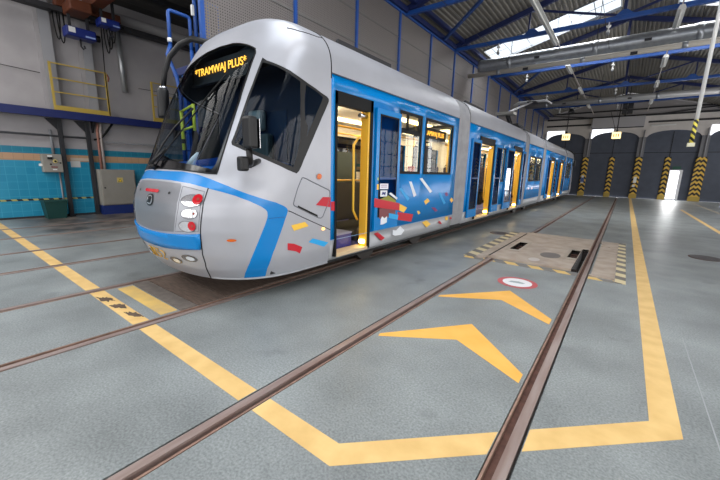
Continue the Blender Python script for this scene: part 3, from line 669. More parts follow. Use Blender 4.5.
# striped white pole
o = thing('hanging_pole', 'white hanging pole with a yellow and black striped lower end', 'pole', (.59, 6, 1.95))
MB().tube([(.60, 6, 7.2), (.59, 6, 2.24)], .021).build('white_shaft', white_m, o); MB().tube([(.59, 6, 2.24), (.585, 6, 1.96)], .023).build('striped_end', haz_pole, o)
MB().box((.55, 5.97, 1.92), (.62, 6.03, 1.965)).build('end_grip', M('grip_pale', (200, 196, 170), .5), o)
# illuminated track signs on rods, loudspeakers
def lit_sign(x, lb, v=False):
    o = thing('lit_track_sign', lb, 'hanging sign', (x, 30, 4.12), 'pale yellow lit signs over the tracks')
    MB().box((x-.25, 29.95, 4.13), (x+.25, 30.05, 4.57)).build('light_box', lamp_glow, o, bevel=.02); MB().box((x-.06, 29.94, 4.57), (x+.06, 30.06, 4.72)).build('cap', steel_dark, o)
    MB().tube([(x, 30, 4.72), (x, 30, 6.0)], .028).build('rod', steel_dark, o)
    for k in range(3): MB().box((x-.17+.13*k, 29.944, 4.25), (x-.11+.13*k, 29.949, 4.45)).build('figure_bar', M('figure_tan', (214, 170, 96), .5), o)
    MB().bar((x, 30, 6.0), (x, 30, zr(x)-.03), .05).build('hanger', steel_dark, o)
    if v: MB().tube([(x-.1, 30, 4.7), (x-.5, 30, 5.9)], .014).build('stay_wire', steel_dark, o)
lit_sign(-3.92, 'pale lit square sign hanging over the end of the tram'); lit_sign(-.92, 'pale lit square sign hanging over the foreground track', True)
o = thing('dome_lamp', 'dark round lamp on the rod above the sign over the tram', 'lamp', (-3.75, 29.6, 6.0))
MB().tube([(-3.75, 29.6, 6.0), (-3.75, 29.6, 6.08), (-3.75, 29.6, 6.3)], .2, 16, radii=[.22, .2, .06]).build('shade', steel_dark, o); MB().tube([(-3.75, 29.6, 6.28), (-3.75, 29.6, 6.36)], .1, 12).build('cap', white_m, o); MB().bar((-3.75, 29.6, 6.36), (-3.75, 29.6, zr(-3.75)-.02), .03).build('stem', steel_dark, o)
o = thing('loudspeaker_pair', 'two dark box loudspeakers above the foreground track', 'loudspeaker', (-.5, 28.4, 5.5))
for dx in (-.28, .02):
    for dz in (0, .34): MB().box((-.5+dx, 28.3, 5.5+dz), (-.26+dx, 28.55, 5.78+dz)).build('speaker_box', steel_dark, o)
MB().bar((-.5, 28.4, 5.45), (-.5, 28.4, zr(-.5)-.03), .04).build('stem', steel_dark, o)

# ------------------------------------------------------------------ end wall with arched gates
YW = 33.6
piers = [-12.6, -9.2, -5.95, -2.78, .59, 3.98, 7.35]; PW = .21
def arch(x, a, b):
    t = (x-(a+b)/2)/((b-a)/2); return 4.42 + .52*math.sqrt(max(0, 1-abs(t)**2.2))
mb = MB()
for a, b in zip(piers[:-1], piers[1:]):
    n = 20; xs = [a+(b-a)*i/n for i in range(n+1)]
    for p, q in zip(xs[:-1], xs[1:]):
        zp, zq = arch(p, a+PW, b-PW), arch(q, a+PW, b-PW)
        mb.add([(p, YW, zp), (q, YW, zq), (q, YW, 6.05), (p, YW, 6.05), (p, YW+.2, zp), (q, YW+.2, zq)], [(0, 1, 2, 3), (1, 0, 4, 5)])
mb.box((XL-.3, YW, 0), (piers[0]-PW, YW+.2, 6.05)); mb.box((piers[-1]+PW, YW, 0), (XR+.2, YW+.2, 6.05))
we = struct(mb, 'wall_end', arch_w)
mb = MB(); mb.prism([(XL-.3, YW+.02, 6.05), (-5.9, YW+.02, 6.05), (4.6, YW+.02, 6.05), (4.6, YW+.02, 6.4), (-.7, YW+.02, 7.72), (-5.9, YW+.02, 6.4), (-9.5, YW+.02, 7.4), (XL-.3, YW+.02, 6.4)], (0, .15, 0)); mb.build('gable_sheet', wall_dk, we)
for z, w in ((6.06, .12), (6.5, .09), (7.02, .08)): MB().box((-5.9 if z < 7 else -3.2, YW-.07, z-w/2), (4.5 if z < 7 else 1.9, YW+.02, z+w/2)).build('girt', steel_dark, we)
for x0, x1 in ((-5.9, -2.75), (.75, 7)): MB().box((x0, YW-.05, 5.5), (x1, YW, 5.62)).build('lower_girt', steel_dark, we)
for s in (-1, 1): MB().bar((-.7+s*5.1, YW-.05, 6.4), (-.7+s*1.8, YW-.05, 6.05), .07).build('gable_brace', steel_dark, we)
MB().bar((-.7, YW-.05, 6.05), (-.7, YW-.05, 7.6), .09).build('gable_post', steel_dark, we)
for i, x in enumerate(piers):
    MB().box((x-PW, YW-.06, 0), (x+PW, YW+.2, 4.5)).build('pier', M('pier_grey', (120, 120, 124), .7), we)
    MB().tube([(x+.05, YW-.1, 3.05), (x+.05, YW-.1, 5.0)], .04).build('pier_pipe', M('pier_pipe_grey', (140, 140, 144), .5), we)
k = 0
for a, b in zip(piers[:-1], piers[1:]):
    k += 1; m = (a+b)/2; x0, x1 = a+PW-.02, b-PW+.02; n = 16
    poly = [(x0, YW+.1, 0), (x1, YW+.1, 0)] + [(x1+(x0-x1)*i/n, YW+.1, arch(x1+(x0-x1)*i/n, a+PW, b-PW)+.06) for i in range(n+1)]
    d = MB().prism(poly, (0, .08, 0)).build('door_%d' % k, door_dk, kind='structure')
    MB().box((m-.02, YW+.08, 0), (m+.02, YW+.1, 4.85)).build('meeting_seam', black_pl, d); MB().box((x0, YW+.085, 3.36), (x1, YW+.1, 3.40)).build('transom_seam', black_pl, d)
    for zz in (1.1, 2.2): MB().box((x0, YW+.09, zz), (x1, YW+.1, zz+.015)).build('panel_seam', door_dk, d)
def guard(x, w, mat, y, lb):
    o = thing('hazard_guard', lb, 'hazard guard', (x, y, 0), 'yellow and black guards along the end wall gates')
    MB().prism([(x-w/2, y, 0), (x-w/2+.05, y-.07, 0), (x+w/2-.05, y-.07, 0), (x+w/2, y, 0)], (0, 0, 3.06)).build('striped_casing', mat, o)
    MB().box((x-w/2-.02, y-.09, 0), (x+w/2+.02, y, .32)).build('kick_base', M('guard_base_yellow', (186, 158, 74), .6), o)
    return o
g = guard(-2.78, .42, haz_v, YW-.06, 'striped guard on the pier just right of the tram end, with a blue notice')
MB().box((-2.92, YW-.15, 1.05), (-2.68, YW-.13, 1.42)).build('blue_notice', M('notice_blue', (70, 96, 150), .5), g); MB().box((-2.88, YW-.152, 1.45), (-2.72, YW-.13, 1.62)).build('white_notice', white_m, g); MB().box((-2.9, YW-.155, 1.0), (-2.72, YW-.14, 1.1)).build('white_notice', white_m, g)
guard(-1.05, .36, haz_v, YW+.08, 'narrow striped guard at the middle of the gate on the foreground track')
g = guard(.59, .42, haz_v, YW-.06, 'striped guard on the pier where the long yellow line ends, with a white notice')
MB().box((.48, YW-.15, 1.15), (.66, YW-.13, 1.6)).build('white_notice', white_m, g); MB().box((.46, YW-.15, .85), (.62, YW-.13, 1.0)).build('white_notice', white_m, g)
guard(2.24, .36, haz_v, YW+.08, 'narrow striped guard beside the bright white wicket door')
guard(3.98, .58, haz_w, YW-.06, 'wide striped guard on the pier right of the bright wicket door')
guard(-5.95, .42, haz_v, YW-.06, 'striped guard hidden behind the tram'); guard(5.7, .36, haz_v, YW+.08, 'striped guard at the gate by the right wall')
# wicket door, wide open to the daylight
wd = MB().box((2.44, YW+.0, .03), (3.16, YW+.09, 2.16)).build('door_7', M('wicket_white', (232, 232, 236), .4), kind='structure')
MB().box((2.50, YW-.012, .1), (2.98, YW+.0, 2.08)).build('daylight_pane', bright_pane, wd)
for zz in (1.05, 1.42): MB().box((2.50, YW-.02, zz), (2.98, YW-.012, zz+.02)).build('glazing_bar', M('bar_pale', (190, 190, 200), .5), wd)
ex = thing('exit_sign', 'small green sign above the bright wicket door', 'sign', (2.8, YW, 2.22))
MB().box((2.58, YW+.02, 2.2), (3.02, YW+.1, 2.4)).build('sign_box', M('exit_green', (30, 84, 66), .5), ex)
# added glow panels imitating the bright wall areas left of the arch crowns
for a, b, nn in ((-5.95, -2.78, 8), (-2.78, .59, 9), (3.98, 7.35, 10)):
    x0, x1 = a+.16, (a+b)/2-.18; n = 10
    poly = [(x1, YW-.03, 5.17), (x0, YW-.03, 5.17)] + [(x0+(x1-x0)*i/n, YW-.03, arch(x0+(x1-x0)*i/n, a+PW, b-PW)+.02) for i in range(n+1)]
    MB().prism(poly, (0, .03, 0)).build('window_%d' % nn, arch_glow, kind='structure')
sh = thing('shutter_housing', 'pale grey shutter box over the gate of the foreground track', 'shutter box', (-1.08, YW, 5.2))
MB().box((-2.68, YW-.45, 5.24), (.54, YW-.08, 5.98)).build('casing', M('casing_pale', (168, 166, 170), .5), sh, bevel=.02); MB().box((-2.66, YW-.4, 5.2), (.52, YW-.12, 5.24)).build('slot_lip', steel_dark, sh)
tag(recentre(MB().box((.95, YW-.12, 5.26), (2.3, YW, 5.34)).build('wall_lamp', tube_m)), 'unlit wall lamp over the gate with the wicket door', 'lamp')

# ------------------------------------------------------------------ walls out of the frame, with big windows; the rear ones are added for light
def window_wall(axis, pos, a, b, name, z0, z1, nwin, zt, solid=.6, first=11):
    mb = MB(); w = (b-a)/nwin
    def bx(u0, u1, v0, v1):
        if axis == 'x': mb.box((pos, u0, v0), (pos+.25, u1, v1))
        else: mb.box((u0, pos-.25, v0), (u1, pos, v1))
    bx(a, b, 0, z0); bx(a, b, z1, zt)
    for i in range(nwin+1):
        c = a+w*i; bx(max(a, c-solid/2), min(b, c+solid/2), z0, z1)
    o = struct(mb, name, wall_w)
    fm = MB()
    for i in range(nwin):
        u0, u1 = a+w*i+solid/2, a+w*(i+1)-solid/2
        for j in range(1, 4):
            u = u0+(u1-u0)*j/4
            p, q = ((pos+.1, u, z0), (pos+.1, u, z1)) if axis == 'x' else ((u, pos-.1, z0), (u, pos-.1, z1)); fm.bar(p, q, .05)
        for j in range(1, 4):
            v = z0+(z1-z0)*j/4
            p, q = ((pos+.1, u0, v), (pos+.1, u1, v)) if axis == 'x' else ((u0, pos-.1, v), (u1, pos-.1, v)); fm.bar(p, q, .05)
    fm.build('window_frames', steel_dark, o)
    return o
window_wall('x', XR, YB, YF, 'wall_right', 1.0, 4.6, 9, 6.4)
window_wall('y', YB, XL, XR, 'wall_rear', .9, 5.2, 6, 8.0)
struct(MB().add([(4.5, YB, 6.42), (XR+.3, YB, 6.3), (XR+.3, YF, 6.3), (4.5, YF, 6.42)], [(0, 1, 2, 3)]), 'ceiling_right', roof_m, fix=False)

# ================================================================== the tram
XC = -4.25; HWD = 1.23; Y00 = 1.58; YEND = 3.32; LEN = 28.0
tram = thing('tram', 'blue and silver low-floor tram with an amber lit front display', 'tram', (XC, Y00, 0))
def lerp(z, T):
    if z <= T[0][0]: return T[0][1]
    for (a, p), (b, q) in zip(T[:-1], T[1:]):
        if z <= b: return p+(q-p)*(z-a)/(b-a)
    return T[-1][1]
Y0T = [(.22,1.90),(.42,1.74),(.60,1.665),(.84,1.62),(1.0,1.62),(1.15,1.64),(1.30,1.70),(1.43,1.78),(1.49,1.81),(2.3,2.22),(3.0,2.62),(3.2,2.72),(3.27,2.80),(3.31,2.90),(3.33,3.0)]
AT = [(.22,1.0),(1.4,1.0),(1.5,.97),(2.2,.80),(3,.62),(3.25,.45),(3.33,.25)]
NT = [(.22,2.5),(1.4,2.6),(2.0,2.9),(3.0,3.6),(3.33,3.6)]
Z1 = 2.68; HT = .65; LR = 1.17; EX = 2.7
def zw(v):
    if v <= Z1: return v, HWD-max(0, .5-v)*.25
    q = min(1, (v-Z1)/LR)*PI/2
    return Z1+HT*math.sin(q)**(2/EX), HWD*max(1e-6, math.cos(q))**(2/EX)
def S(s, v, off=0):
    z, w = zw(v); n = lerp(z, NT); a = lerp(z, AT); y0 = lerp(z, Y0T); t = abs(s)
    if t <= 1:
        f = t*PI/2; dx = w*math.sin(f)**(2/n); y = y0+a*(1-max(0, math.cos(f))**(2/n))
    else: dx = w; y = y0+a+(t-1)*(YEND-y0-a)
    p = Vector((XC+(dx if s >= 0 else -dx), y, z))
    if off: p = p + SN(s, v)*off
    return p
def SN(s, v):
    e = .012; v0, v1 = max(.2, v-e), min(Z1+LR-.005, v+e)
    a = S(min(2, s+e), v)-S(max(-2, s-e), v); b = S(s, v1)-S(s, v0); n = a.cross(b)
    if n.length < 1e-9: return Vector((0, 0, 1))
    n.normalize(); c = Vector((XC, 3.6, 1.5))
    return n if n.dot(S(s, v)-c) > 0 else -n

def inpoly(x, y, P):
    c = False; j = len(P)-1
    for i in range(len(P)):
        if (P[i][1] > y) != (P[j][1] > y) and x < (P[j][0]-P[i][0])*(y-P[i][1])/(P[j][1]-P[i][1])+P[i][0]: c = not c
        j = i
    return c
def dens(P, step=.05, closed=True):
    o = []; n = len(P)
    for i in range(n if closed else n-1):
        a, b = P[i], P[(i+1) % n]; k = max(1, int(math.hypot(b[0]-a[0], b[1]-a[1])/step))
        o += [(a[0]+(b[0]-a[0])*j/k, a[1]+(b[1]-a[1])*j/k) for j in range(k)]
    if not closed: o.append(P[-1])
    return o
mir = lambda P: [(-a, b) for a, b in P]
# outlines on the cab surface
ws_side = [(.436,1.452),(.422,1.70),(.407,1.964),(.391,2.232),(.356,2.513),(.325,2.73),(.300,2.780)]
ws_top = [(.198,2.850),(.117,2.905),(.05,2.950),(0,2.970)]
ws_bot = [(0,1.492),(.134,1.485),(.264,1.471),(.345,1.459)]
WS = ws_bot + ws_side + ws_top; WS = WS + mir(WS[1:-1])[::-1]
bt = [(0,1.466),(.161,1.467),(.297,1.441),(.406,1.400),(.552,1.334),(.686,1.265),(.813,1.205),(.918,1.156),(.971,1.111),(.987,1.085),(.994,1.058),(.991,1.012),(.969,.884),(.947,.800),(.920,.716),(.891,.632),(.854,.547),(.817,.457),(.769,.358),(.74,.30)]
bb = [(.58,.30),(.613,.364),(.662,.457),(.701,.541),(.739,.619),(.769,.694),(.799,.769),(.827,.844),(.849,.917),(.866,.99),(.868,1.02),(.864,1.06),(.852,1.083),(.825,1.115),(.737,1.177),(.628,1.234),(.528,1.272),(.413,1.308),(.271,1.347),(.1,1.370),(0,1.372)]
BAND = bt + bb + mir(bb[:-1])[::-1] + mir(bt[1:])[::-1]
LAMP = [(.228,1.318),(.320,1.297),(.405,1.272),(.408,1.188),(.404,1.106),(.400,.983),(.388,.858),(.302,.85),(.205,.838),(.226,.968),(.238,1.081),(.238,1.197)]
MASK = [(0,1.355),(.2,1.342),(.215,1.32),(.226,1.197),(.226,1.081),(.214,.968),(.194,.83),(0,.80)]; MASK = MASK + mir(MASK[1:-1])[::-1]
CW = [(.422,2.690),(.599,2.632),(.766,2.576),(.914,2.510),(1.020,2.452),(1.40,2.42),(1.74,2.397),(1.855,2.375),(1.867,2.350),(1.821,2.320),(1.556,2.143),(1.357,1.970),(1.200,1.801),(1.073,1.635),(.999,1.502),(.990,1.473),(.873,1.552),(.744,1.620),(.610,1.686),(.469,1.754),(.456,1.785),(.458,1.911),(.451,2.156),(.443,2.395)]
CG = [(.447,2.650),(.609,2.605),(.773,2.540),(.895,2.483),(.935,2.288),(.960,2.073),(.980,1.854),(.975,1.648),(.968,1.545),(.867,1.600),(.737,1.662),(.602,1.722),(.485,1.780),(.479,1.890),(.475,2.134),(.466,2.372)]
CQ = [(.950,2.463),(1.02,2.425),(1.30,2.40),(1.508,2.375),(1.45,2.31),(1.297,2.194),(1.126,2.024),(1.03,1.90),(.990,2.073),(.965,2.288)]
regions = [('windscreen', WS, 1), ('blue_band', BAND, 1), ('front_mask', MASK, 1), ('lamp_panel', LAMP, 1), ('lamp_panel', mir(LAMP), -1),
           ('cab_window', CG, 1), ('cab_window', mir(CG), -1), ('cab_quarter_window', CQ, 1), ('cab_quarter_window', mir(CQ), -1),
           ('cab_window_surround', CW, 1), ('cab_window_surround', mir(CW), -1)]
KS = 1.2; VB, VT = .28, 3.79
pts = []; edges = []
def addloop(P):
    k = len(pts); P = dens(P, .055); pts.extend([(a*KS, b) for a, b in P]); edges.extend([(k+i, k+(i+1) % len(P)) for i in range(len(P))])
addloop([(-2, VB), (2, VB), (2, VT), (-2, VT)])
for n_, P, s_ in regions: addloop([(a, max(VB, b)) for a, b in P])
x = -1.97
while x < 1.98:
    v = VB+.05
    while v < VT-.03:
        pts.append((x*KS+.002*math.sin(37*v), v)); v += .055
    x += .05
tv, te, tf, *_ = delaunay_2d_cdt([Vector(p) for p in pts], edges, [], 0, 1e-5)
buckets = {}
for f in tf:
    cx = sum(tv[i].x for i in f)/3/KS; cy = sum(tv[i].y for i in f)/3
    if not (-2 < cx < 2 and VB < cy < VT): continue
    key = ('cab_shell', 0)
    for n_, P, s_ in regions:
        if inpoly(cx, cy, P): key = (n_, s_); break
    buckets.setdefault(key, []).append(f)
cab_mats = {'cab_shell': silver, 'windscreen': glass_ws, 'blue_band': blue_paint, 'front_mask': silver_dk, 'lamp_panel': silver, 'cab_window': glass_cab, 'cab_quarter_window': glass_cab, 'cab_window_surround': black_pl}
cab_parts = []
def surf_patch(name, faces, verts2d, mat, off=0, parent=tram, label=None):
    used = {}; mb = MB(); mb.sm = True; nor = []; vs = []
    for f in faces:
        for i in f:
            if i not in used: used[i] = len(vs); s_, v_ = verts2d[i][0], verts2d[i][1]; vs.append(S(s_, v_, off)); nor.append(SN(s_, v_))
    fs = []
    for f in faces:
        g = [used[i] for i in f]; a, b, c = vs[g[0]], vs[g[1]], vs[g[2]]
        if (b-a).cross(c-a).dot(nor[g[0]]) < 0: g = g[::-1]
        fs.append(g)
    mb.add(vs, fs); return mb.build(name, mat, parent, normals=nor, fix=False, label=label)
t2 = [(p.x/KS, p.y) for p in tv]
for (n_, s_), faces in buckets.items():
    o = surf_patch(n_, faces, t2, cab_mats[n_], label={'front_mask': 'darker silver front panel', 'blue_band': 'blue band sweeping round the nose', 'cab_window_surround': 'black surround of the slanted cab side window'}.get(n_))
    if n_ == 'cab_shell':
        cab_parts.append(surf_patch('cab_lining', faces, t2, M('cab_lining_charcoal', (44, 46, 50), .7), -.03))
    cab_parts.append(o)
roof_cap = MB(); roof_cap.sm = True
n = 24; vs = [S(-2+4*i/n, VT) for i in range(n+1)]
k_ = n//2; fs = [(i, i+1, n-i-1, n-i) for i in range(k_-1)] + [(k_-1, k_, k_+1)]
roof_cap.add(vs, fs); cab_parts.append(roof_cap.build('roof_cap', silver, tram))
def patch(name, P, mat, off=.004, parent=tram, step=.06, label=None):
    """closed outline laid on the cab surface"""
    P = dens(P, step); pp = [Vector((a*KS, b)) for a, b in P]; m_ = len(pp)
    xs = [p.x for p in pp]; ys_ = [p.y for p in pp]; X_ = min(xs)
    extra = []
    while X_ < max(xs):
        Y_ = min(ys_)
        while Y_ < max(ys_):
            if inpoly(X_, Y_, [(p.x, p.y) for p in pp]): extra.append(Vector((X_, Y_)))
            Y_ += step
        X_ += step
    v2, e2, f2, *_ = delaunay_2d_cdt(pp+extra, [(i, (i+1) % m_) for i in range(m_)], [], 0, 1e-5)
    ff = [f for f in f2 if inpoly(sum(v2[i].x for i in f)/3, sum(v2[i].y for i in f)/3, [(p.x, p.y) for p in pp])]
    o = surf_patch(name, ff, [(p.x/KS, p.y) for p in v2], mat, off, parent, label)
    if parent is tram: cab_parts.append(o)
    return o
def seam(name, P, r=.006, mat=black_rub, off=.0, parent=tram):
    o = MB().tube([S(a, b, off) for a, b in dens(P, .04, False)], r, 6).build(name, mat, parent)
    if parent is tram: cab_parts.append(o)
    return o
def ell(c, rs, rv, n=20, rot=0): return [(c[0]+rs*math.cos(t*2*PI/n), c[1]+rv*math.sin(t*2*PI/n)) for t in range(n)]
# windscreen black borders
wsb = [p for p in ws_side]; bot_in = [(0,1.585),(.107,1.565),(.244,1.535),(.385,1.50)]
side_in = [(.402,1.55),(.40,1.70),(.388,1.964),(.372,2.232),(.338,2.50),(.31,2.68)]
patch('windscreen_border', [(0,1.497),(.134,1.49),(.264,1.476),(.345,1.464),(.433,1.456)] + [(a-.003, b) for a, b in ws_side[1:-1]] + side_in[::-1] + [(.385,1.50)] + bot_in[::-1][1:], M('black_frit', (10, 10, 12), .12), .003)
patch('windscreen_border', mir([(0,1.497),(.134,1.49),(.264,1.476),(.345,1.464),(.433,1.456)] + [(a-.003, b) for a, b in ws_side[1:-1]] + side_in[::-1] + [(.385,1.50)] + bot_in[::-1][1:]), M('black_frit', (10, 10, 12)), .003)
# bumper, raised and closed
BU = [(0,.790),(.124,.797),(.266,.816),(.40,.834),(.378,.664),(.249,.646),(.123,.628),(0,.618)]; BU = BU + mir(BU[1:-1])[::-1]
o = patch('bumper', BU, blue_paint, .022, label='blue bumper bar'); so = o.modifiers.new('thick', 'SOLIDIFY'); so.thickness = .03; so.offset = -1
bumper = o
for a_ in (.218, -.218): patch('bumper_cap', ell((a_, .705), .012, .016), black_pl, .02, bumper)
# seams, hatch
SEAM = [(.423,1.309),(.424,1.198),(.421,1.096),(.417,1.014),(.409,.930),(.400,.818),(.388,.700),(.378,.604),(.365,.499),(.348,.40),(.327,.327),(.318,.285)]
HATCH = [(1.082,1.399),(1.10,1.422),(1.125,1.427),(1.217,1.416),(1.613,1.342),(1.924,1.276),(1.975,1.258),(1.980,1.22),(1.933,1.102),(1.801,.941),(1.77,.925),(1.735,.919),(1.670,.928),(1.373,1.022),(1.109,1.100),(1.08,1.115),(1.071,1.131),(1.079,1.239)]
for mm in (lambda P: P, mir):
    seam('panel_seam', mm(SEAM)); seam('panel_seam', mm([(.996,1.05),(1.3,.955),(2.0,.745)]), .005); seam('hatch_seam', mm(HATCH+HATCH[:1]), .007, M('hatch_edge', (110, 112, 118), .4))
    seam('band_seam', mm([(.98,.985),(.875,.985)]), .003, M('seam_blue', (14, 84, 150), .3))
    patch('hatch_handle', mm([(1.16,1.083),(1.66,.938),(1.65,.965),(1.17,1.105)]), black_rub, .006)
    seam('windscreen_seal', mm([(0,1.492)]+ws_bot[1:]+ws_side+ws_top), .008)
    seam('lower_trim', mm([(.33,.29),(.6,.285),(1.0,.285),(2.0,.285)]), .012, skirt_m)
    seam('roof_seam', mm([(2.0,2.62),(2.0,2.9),(2.0,3.2),(2.0,3.5)]), .008)
    seam('roof_seam', mm([(.64,3.07),(.80,3.045),(.93,3.055),(1.08,3.085),(1.5,3.10),(2.0,3.10)]), .005)
    seam('lamp_panel_seam', mm(LAMP+LAMP[:1]), .003, M('seam_grey', (96, 97, 102), .5))
    # head, tail and fog lamps
    for c, rs, rv, lens, lc in (((.334,1.174), .080, .063, red_lens, (.378,1.190)), ((.324,1.038), .060, .052, white_lens, (.360,1.045)), ((.309,.905), .066, .058, red_lens, (.348,.915))):
        L_ = patch('lamp_bowl', ell(mm([c])[0], rs, rv), M('lamp_bowl_silver', (214, 215, 220), .14, .9), .006, step=.02)
        seam('lamp_rim', ell(mm([c])[0], rs, rv)+[ell(mm([c])[0], rs, rv)[0]], .003, M('seam_grey', (96, 97, 102), .5), .006, L_)
        d = .44
        patch('lamp_lens', ell(mm([lc])[0], rs*d, rv*.84, 16), lens, .014, L_, .015); patch('lamp_core', ell(mm([(lc[0]+.006, lc[1])])[0], rs*.13, rv*.26, 12), M('lamp_core', (150, 70, 60), .1), .018, L_, .01)
    for c, rs, rv in (((.118,.475), .056, .040), ((.255,.538), .064, .042)):
        L_ = patch('fog_lamp', ell(mm([c])[0], rs, rv), M('fog_chrome', (130, 130, 136), .22, .8), .005, step=.02); patch('fog_lens', ell(mm([(c[0]+.01, c[1])])[0], rs*.55, rv*.6, 14), white_lens, .009, L_, .015)
    for c, r, mt, nm in (((.609,.772), .026, amber_lens, 'side_indicator'), ((1.60,1.440), .06, amber_lens, 'side_indicator'), ((1.79,.776), .035, M('lamp_warm', (255, 190, 110), .2, emit=1.2), 'marker_lamp')):
        L_ = patch(nm, ell(mm([c])[0], r*1.3, r*.6, 16), mt, .012, step=.015)
    patch('tow_cap', ell(mm([(.138,1.237)])[0], .01, .014, 10), black_pl, .004)
# front reflector, badge
patch('red_reflector', [(-.05,1.262),(.04,1.262),(.047,1.245),(.04,1.228),(-.05,1.228),(-.057,1.245)], red_lens, .006, step=.02)
bd = patch('maker_badge', ell((0,1.142), .021, .068, 20), black_pl, .005, step=.015, label='black round front badge')
patch('badge_face', ell((0,1.142), .0155, .050, 20), M('badge_silver', (170, 172, 176), .3, .4), .008, bd, .012)
patch('badge_wing', [(-.011,1.115),(.004,1.105),(.009,1.13),(.012,1.165),(.004,1.185),(-.009,1.172),(-.004,1.15),(-.009,1.135)], black_pl, .011, bd, .012)
# fleet number characters in worn yellow under the bumper
num_m = M('number_yellow', (206, 160, 60), .5)
def glyph(cx, strokes):
    mb = MB()
    for st in strokes: mb.tube([S(cx+a*.013, .51+b*.055, .008) for a, b in st], .006, 6)
    o = mb.build('fleet_number', num_m, tram); cab_parts.append(o)
D3 = [[(-1,1),(1,1),(0,.1),(1,-.2),(1,-.8),(-1,-1)]]; D0 = [[(-1,-1),(-1,1),(1,1),(1,-1),(-1,-1)]]; D2 = [[(-1,.7),(0,1),(1,.6),(1,.2),(-1,-1),(1,-1)]]
for i, G_ in enumerate((D3, D0, D3, D2)): glyph(-.085+.036*i, G_)
# wipers
wp = MB(); wp.tube([S(-.06,1.505,.06), S(-.055,1.61,.05), S(-.04,1.76,.045), S(-.01,1.95,.04), S(.03,2.17,.03)], .011); o = wp.build('wiper', black_pl, tram); cab_parts.append(o)
MB().tube([S(-.03,1.51,.04), S(-.01,1.68,.03), S(.03,1.98,.022), S(.085,2.28,.02), S(.15,2.55,.018)], .008).build('wiper_blade', black_rub, o)
MB().tube([S(-.06,1.50,.0), S(-.06,1.50,.075)], .035).build('wiper_pivot', black_pl, o)
MB().tube([S(-.06,1.50,.07), S(-.03,1.60,.055), S(-.01,1.70,.04)], .016).build('wiper_arm', black_pl, o)
# mirrors
o = MB().tube([(-4.80,2.95,3.20), (-5.08,2.69,3.27), (-5.25,2.61,3.21), (-5.4,2.52,3.05), (-5.45,2.46,2.84), (-5.48,2.43,2.60)], .04, 10, radii=[.045,.042,.04,.037,.035,.034]).build('mirror_arm', black_pl, tram, label='long curved black mirror arm'); cab_parts.append(o)
MB().tube([(-5.48,2.43,2.62), (-5.48,2.43,2.60), (-5.48,2.42,2.57), (-5.48,2.41,2.24), (-5.48,2.41,2.205)], .08, 16, radii=[.05,.07,.078,.078,.07]).build('mirror_housing', black_pl, o)
MB().tube([(-5.48,2.43,2.60), (-5.48,2.43,2.64)], .05, 12).build('collar', chrome, o)
o = MB().box((-2.955,1.99,1.70), (-2.815,2.08,2.0)).build('side_mirror', black_pl, tram, bevel=.025, label='black box mirror beside the cab window'); cab_parts.append(o)
MB().tube([(-2.92,2.04,1.72), (-2.92,2.05,1.58), (-3.02,2.12,1.55)], .03).build('mirror_arm', black_pl, o); MB().box((-2.99,1.94,1.49), (-2.90,2.03,1.63)).build('lower_mirror', black_pl, o, bevel=.02)
MB().tube([(-3.0,2.1,1.55), (-3.14,2.32,1.6)], .03).build('mirror_bracket', black_pl, o); MB().box((-2.96,2.09,1.71), (-2.81,2.095,1.98)).build('mirror_glass', chrome, o)
# destination display behind the windscreen
dd = MB().box((-5.13,2.70,2.66), (-3.62,2.74,2.92)).build('destination_display', black_pl, tram, label='front display with amber lettering'); cab_parts.append(dd)
lettering('display_lettering', '*TRAMWAJ PLUS*', .135, led, dd, (-4.44, 2.692, 2.80), (PI/2, 0, 0), .003, sx=1.14)
MB().box((-5.13,2.66,2.63), (-3.62,2.72,2.66)).build('display_ledge', black_pl, dd)
# cab interior
o = MB().prism([(-5.25,2.62,.9), (-3.25,2.62,.9), (-3.25,2.62,1.56), (-3.6,2.32,1.66), (-4.25,2.2,1.60), (-4.9,2.3,1.58), (-5.25,2.62,1.56)], (0, .25, .02)).build('dashboard', dash_m, tram); cab_parts.append(o)
mb = MB(); mb.prism([(-5.2,2.05,1.47), (-4.9,1.98,1.47), (-4.25,1.95,1.49), (-3.6,2.0,1.47), (-3.3,2.15,1.47), (-3.2,2.6,1.56), (-5.3,2.6,1.56)], (0, 0, .02)); mb.build('dash_top', M('dash_top_blue', (44, 110, 186), .4), o)
MB().tube([(-4.0,2.0,1.53), (-3.95,2.03,1.62), (-3.9,2.05,1.68)], .02, 8, radii=[.05, .03, .012]).build('white_bottle', white_m, o, label='small white drop-shaped holder on the dashboard')
o = MB().box((-4.55,2.78,1.2), (-4.0,3.2,1.32)).build('driver_seat', seat_grn, tram, bevel=.04); cab_parts.append(o)
MB().box((-4.55,3.1,1.3), (-4.0,3.22,2.0)).build('seat_back', seat_grn, o, bevel=.04); MB().box((-4.42,3.08,2.04), (-4.13,3.2,2.32)).build('headrest', M('headrest_pale', (150, 158, 150), .6), o, bevel=.04); MB().tube([(-4.28,3.0,.37), (-4.28,3.0,1.2)], .07).build('seat_column', black_pl, o)
mb = MB(); yy = 2.46
mb.tube([(-5.06,yy,1.75), (-5.06,yy,2.28)], .022); mb.tube([(-4.72,yy,2.0), (-4.72,yy,2.34)], .02); mb.tube([(-5.06,yy,2.02), (-4.72,yy,2.06)], .016); mb.tube([(-5.06,yy,2.27), (-4.72,yy,2.33)], .016)
o = mb.build('cab_rail_frame', M('lime_yellow_rail', (206, 206, 60), .4), tram); cab_parts.append(o)
MB().tube([(-5.06,yy,1.84), (-5.06,yy,1.90)], .026).build('black_band', black_pl, o)
o = MB().box((XC-1.17, 3.24, .37), (XC+1.17, 3.30, 2.9)).build('cab_partition', M('cab_back_navy', (34, 44, 66), .5), tram); cab_parts.append(o)
